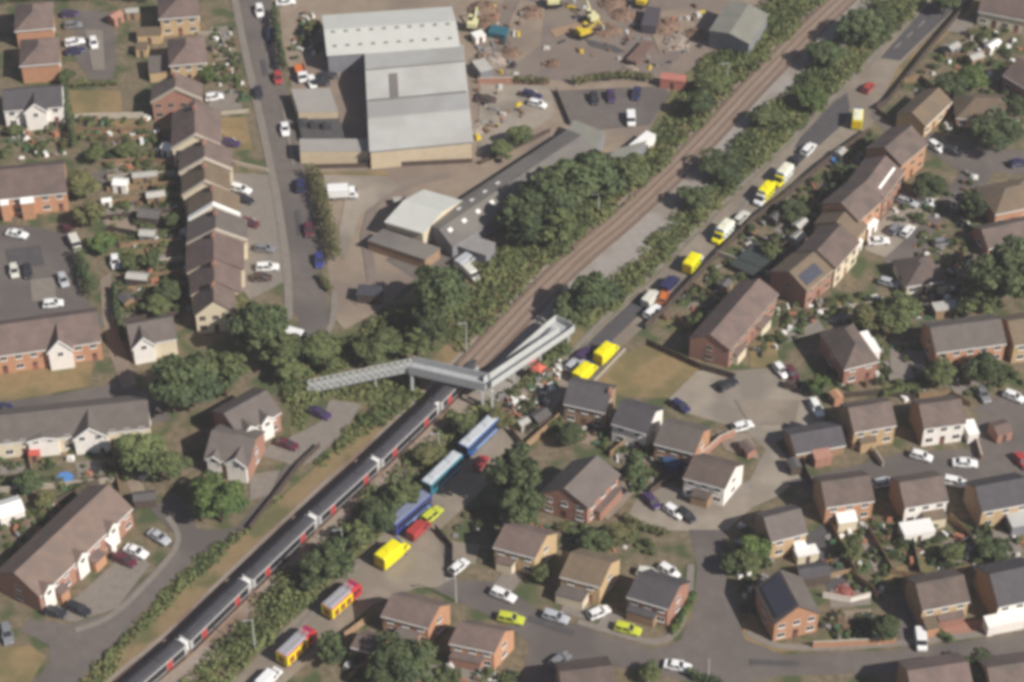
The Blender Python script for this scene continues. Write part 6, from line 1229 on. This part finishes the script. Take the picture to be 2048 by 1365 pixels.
# small clutter nobody could count: bins, tables, toys, pots in the gardens; scrap in the yard
def clutter(name, polys, n, cols, label, seed, s0, s1, h1):
    rs = random.Random(seed); b = MB(); pls = [[W(x, y) for x, y in px] for px in polys]
    for i in range(n):
        poly = pls[i % len(pls)]; xs = [p.x for p in poly]; ys = [p.y for p in poly]
        while True:
            q = Vector((rs.uniform(min(xs), max(xs)), rs.uniform(min(ys), max(ys)), 0))
            if inside(q, poly): break
        a = rs.uniform(0, 3.14); u = Vector((math.cos(a), math.sin(a), 0)); v = Vector((-u.y, u.x, 0)); p, r = rs.uniform(s0, s1), rs.uniform(s0, s1)*.6; h = Vector((0, 0, rs.uniform(.25, h1)))
        c = [q-u*p-v*r, q+u*p-v*r, q+u*p+v*r, q-u*p+v*r]; c2 = [q+(k-q)*rs.uniform(.5, 1.0)+h for k in c]
        b.hexa(c, c2, rs.randrange(len(cols)))
    tag(stuff(link(name, b.mesh(name, cols))), label, 'clutter')
CC = [mat('clutter_pale', (.50, .48, .44), None), mat('clutter_white', (.72, .70, .66), None), mat('clutter_brown', (.16, .10, .065), None), mat('clutter_dark', (.04, .04, .042), None), mat('clutter_terracotta', (.34, .15, .09), None), mat('clutter_grey', (.22, .21, .20), None), mat('clutter_green', (.06, .12, .06), None)]
clutter('garden_clutter', [g[0] for g in GD]+[GD[0][0], GD[2][0], GD[6][0], GD[3][0], [(1000, 790), (1120, 770), (1070, 850), (1010, 850)], [(1000, 790), (1120, 770), (1070, 850), (1010, 850)], [(1060, 745), (1120, 720), (1130, 760), (1080, 790)]], 960, CC, 'small garden furniture, bins, pots and toys scattered through the gardens', 77, .3, .95, 1.1)
clutter('yard_scrap', [[(940, 10), (1040, 10), (1040, 150), (945, 150)], [(1040, 0), (1400, 0), (1330, 120), (1230, 140), (1060, 150)], [(950, 175), (1090, 175), (1000, 300), (950, 310)], [(1230, 60), (1420, 20), (1400, 100), (1290, 150)], [(940, 10), (1040, 10), (1040, 150), (945, 150)]], 150, [CC[0], CC[2], CC[2], CC[3], CC[3], CC[4], CC[5], CC[5], SCR, SCR, YEL], 'scattered scrap, pallets and materials lying in the industrial yard', 78, .3, 1.1, 1.0)
# ------------------------------------------------------------------ air
hm = bpy.data.materials.new('haze'); hm.use_nodes = True; hn = hm.node_tree
hn.nodes.remove(hn.nodes["Principled BSDF"]); hv = hn.nodes.new("ShaderNodeVolumePrincipled")
hv.inputs["Color"].default_value = (1.0, .95, 1.0, 1); hv.inputs["Density"].default_value = .00015; hv.inputs["Anisotropy"].default_value = .1
hn.links.new(hv.outputs[0], hn.nodes["Material Output"].inputs["Volume"])
b = MB(); b.box(-1500, 1500, -1000, 2000, -1, CAMP.z+12); stuff(link('haze', b.mesh('haze', [hm])))
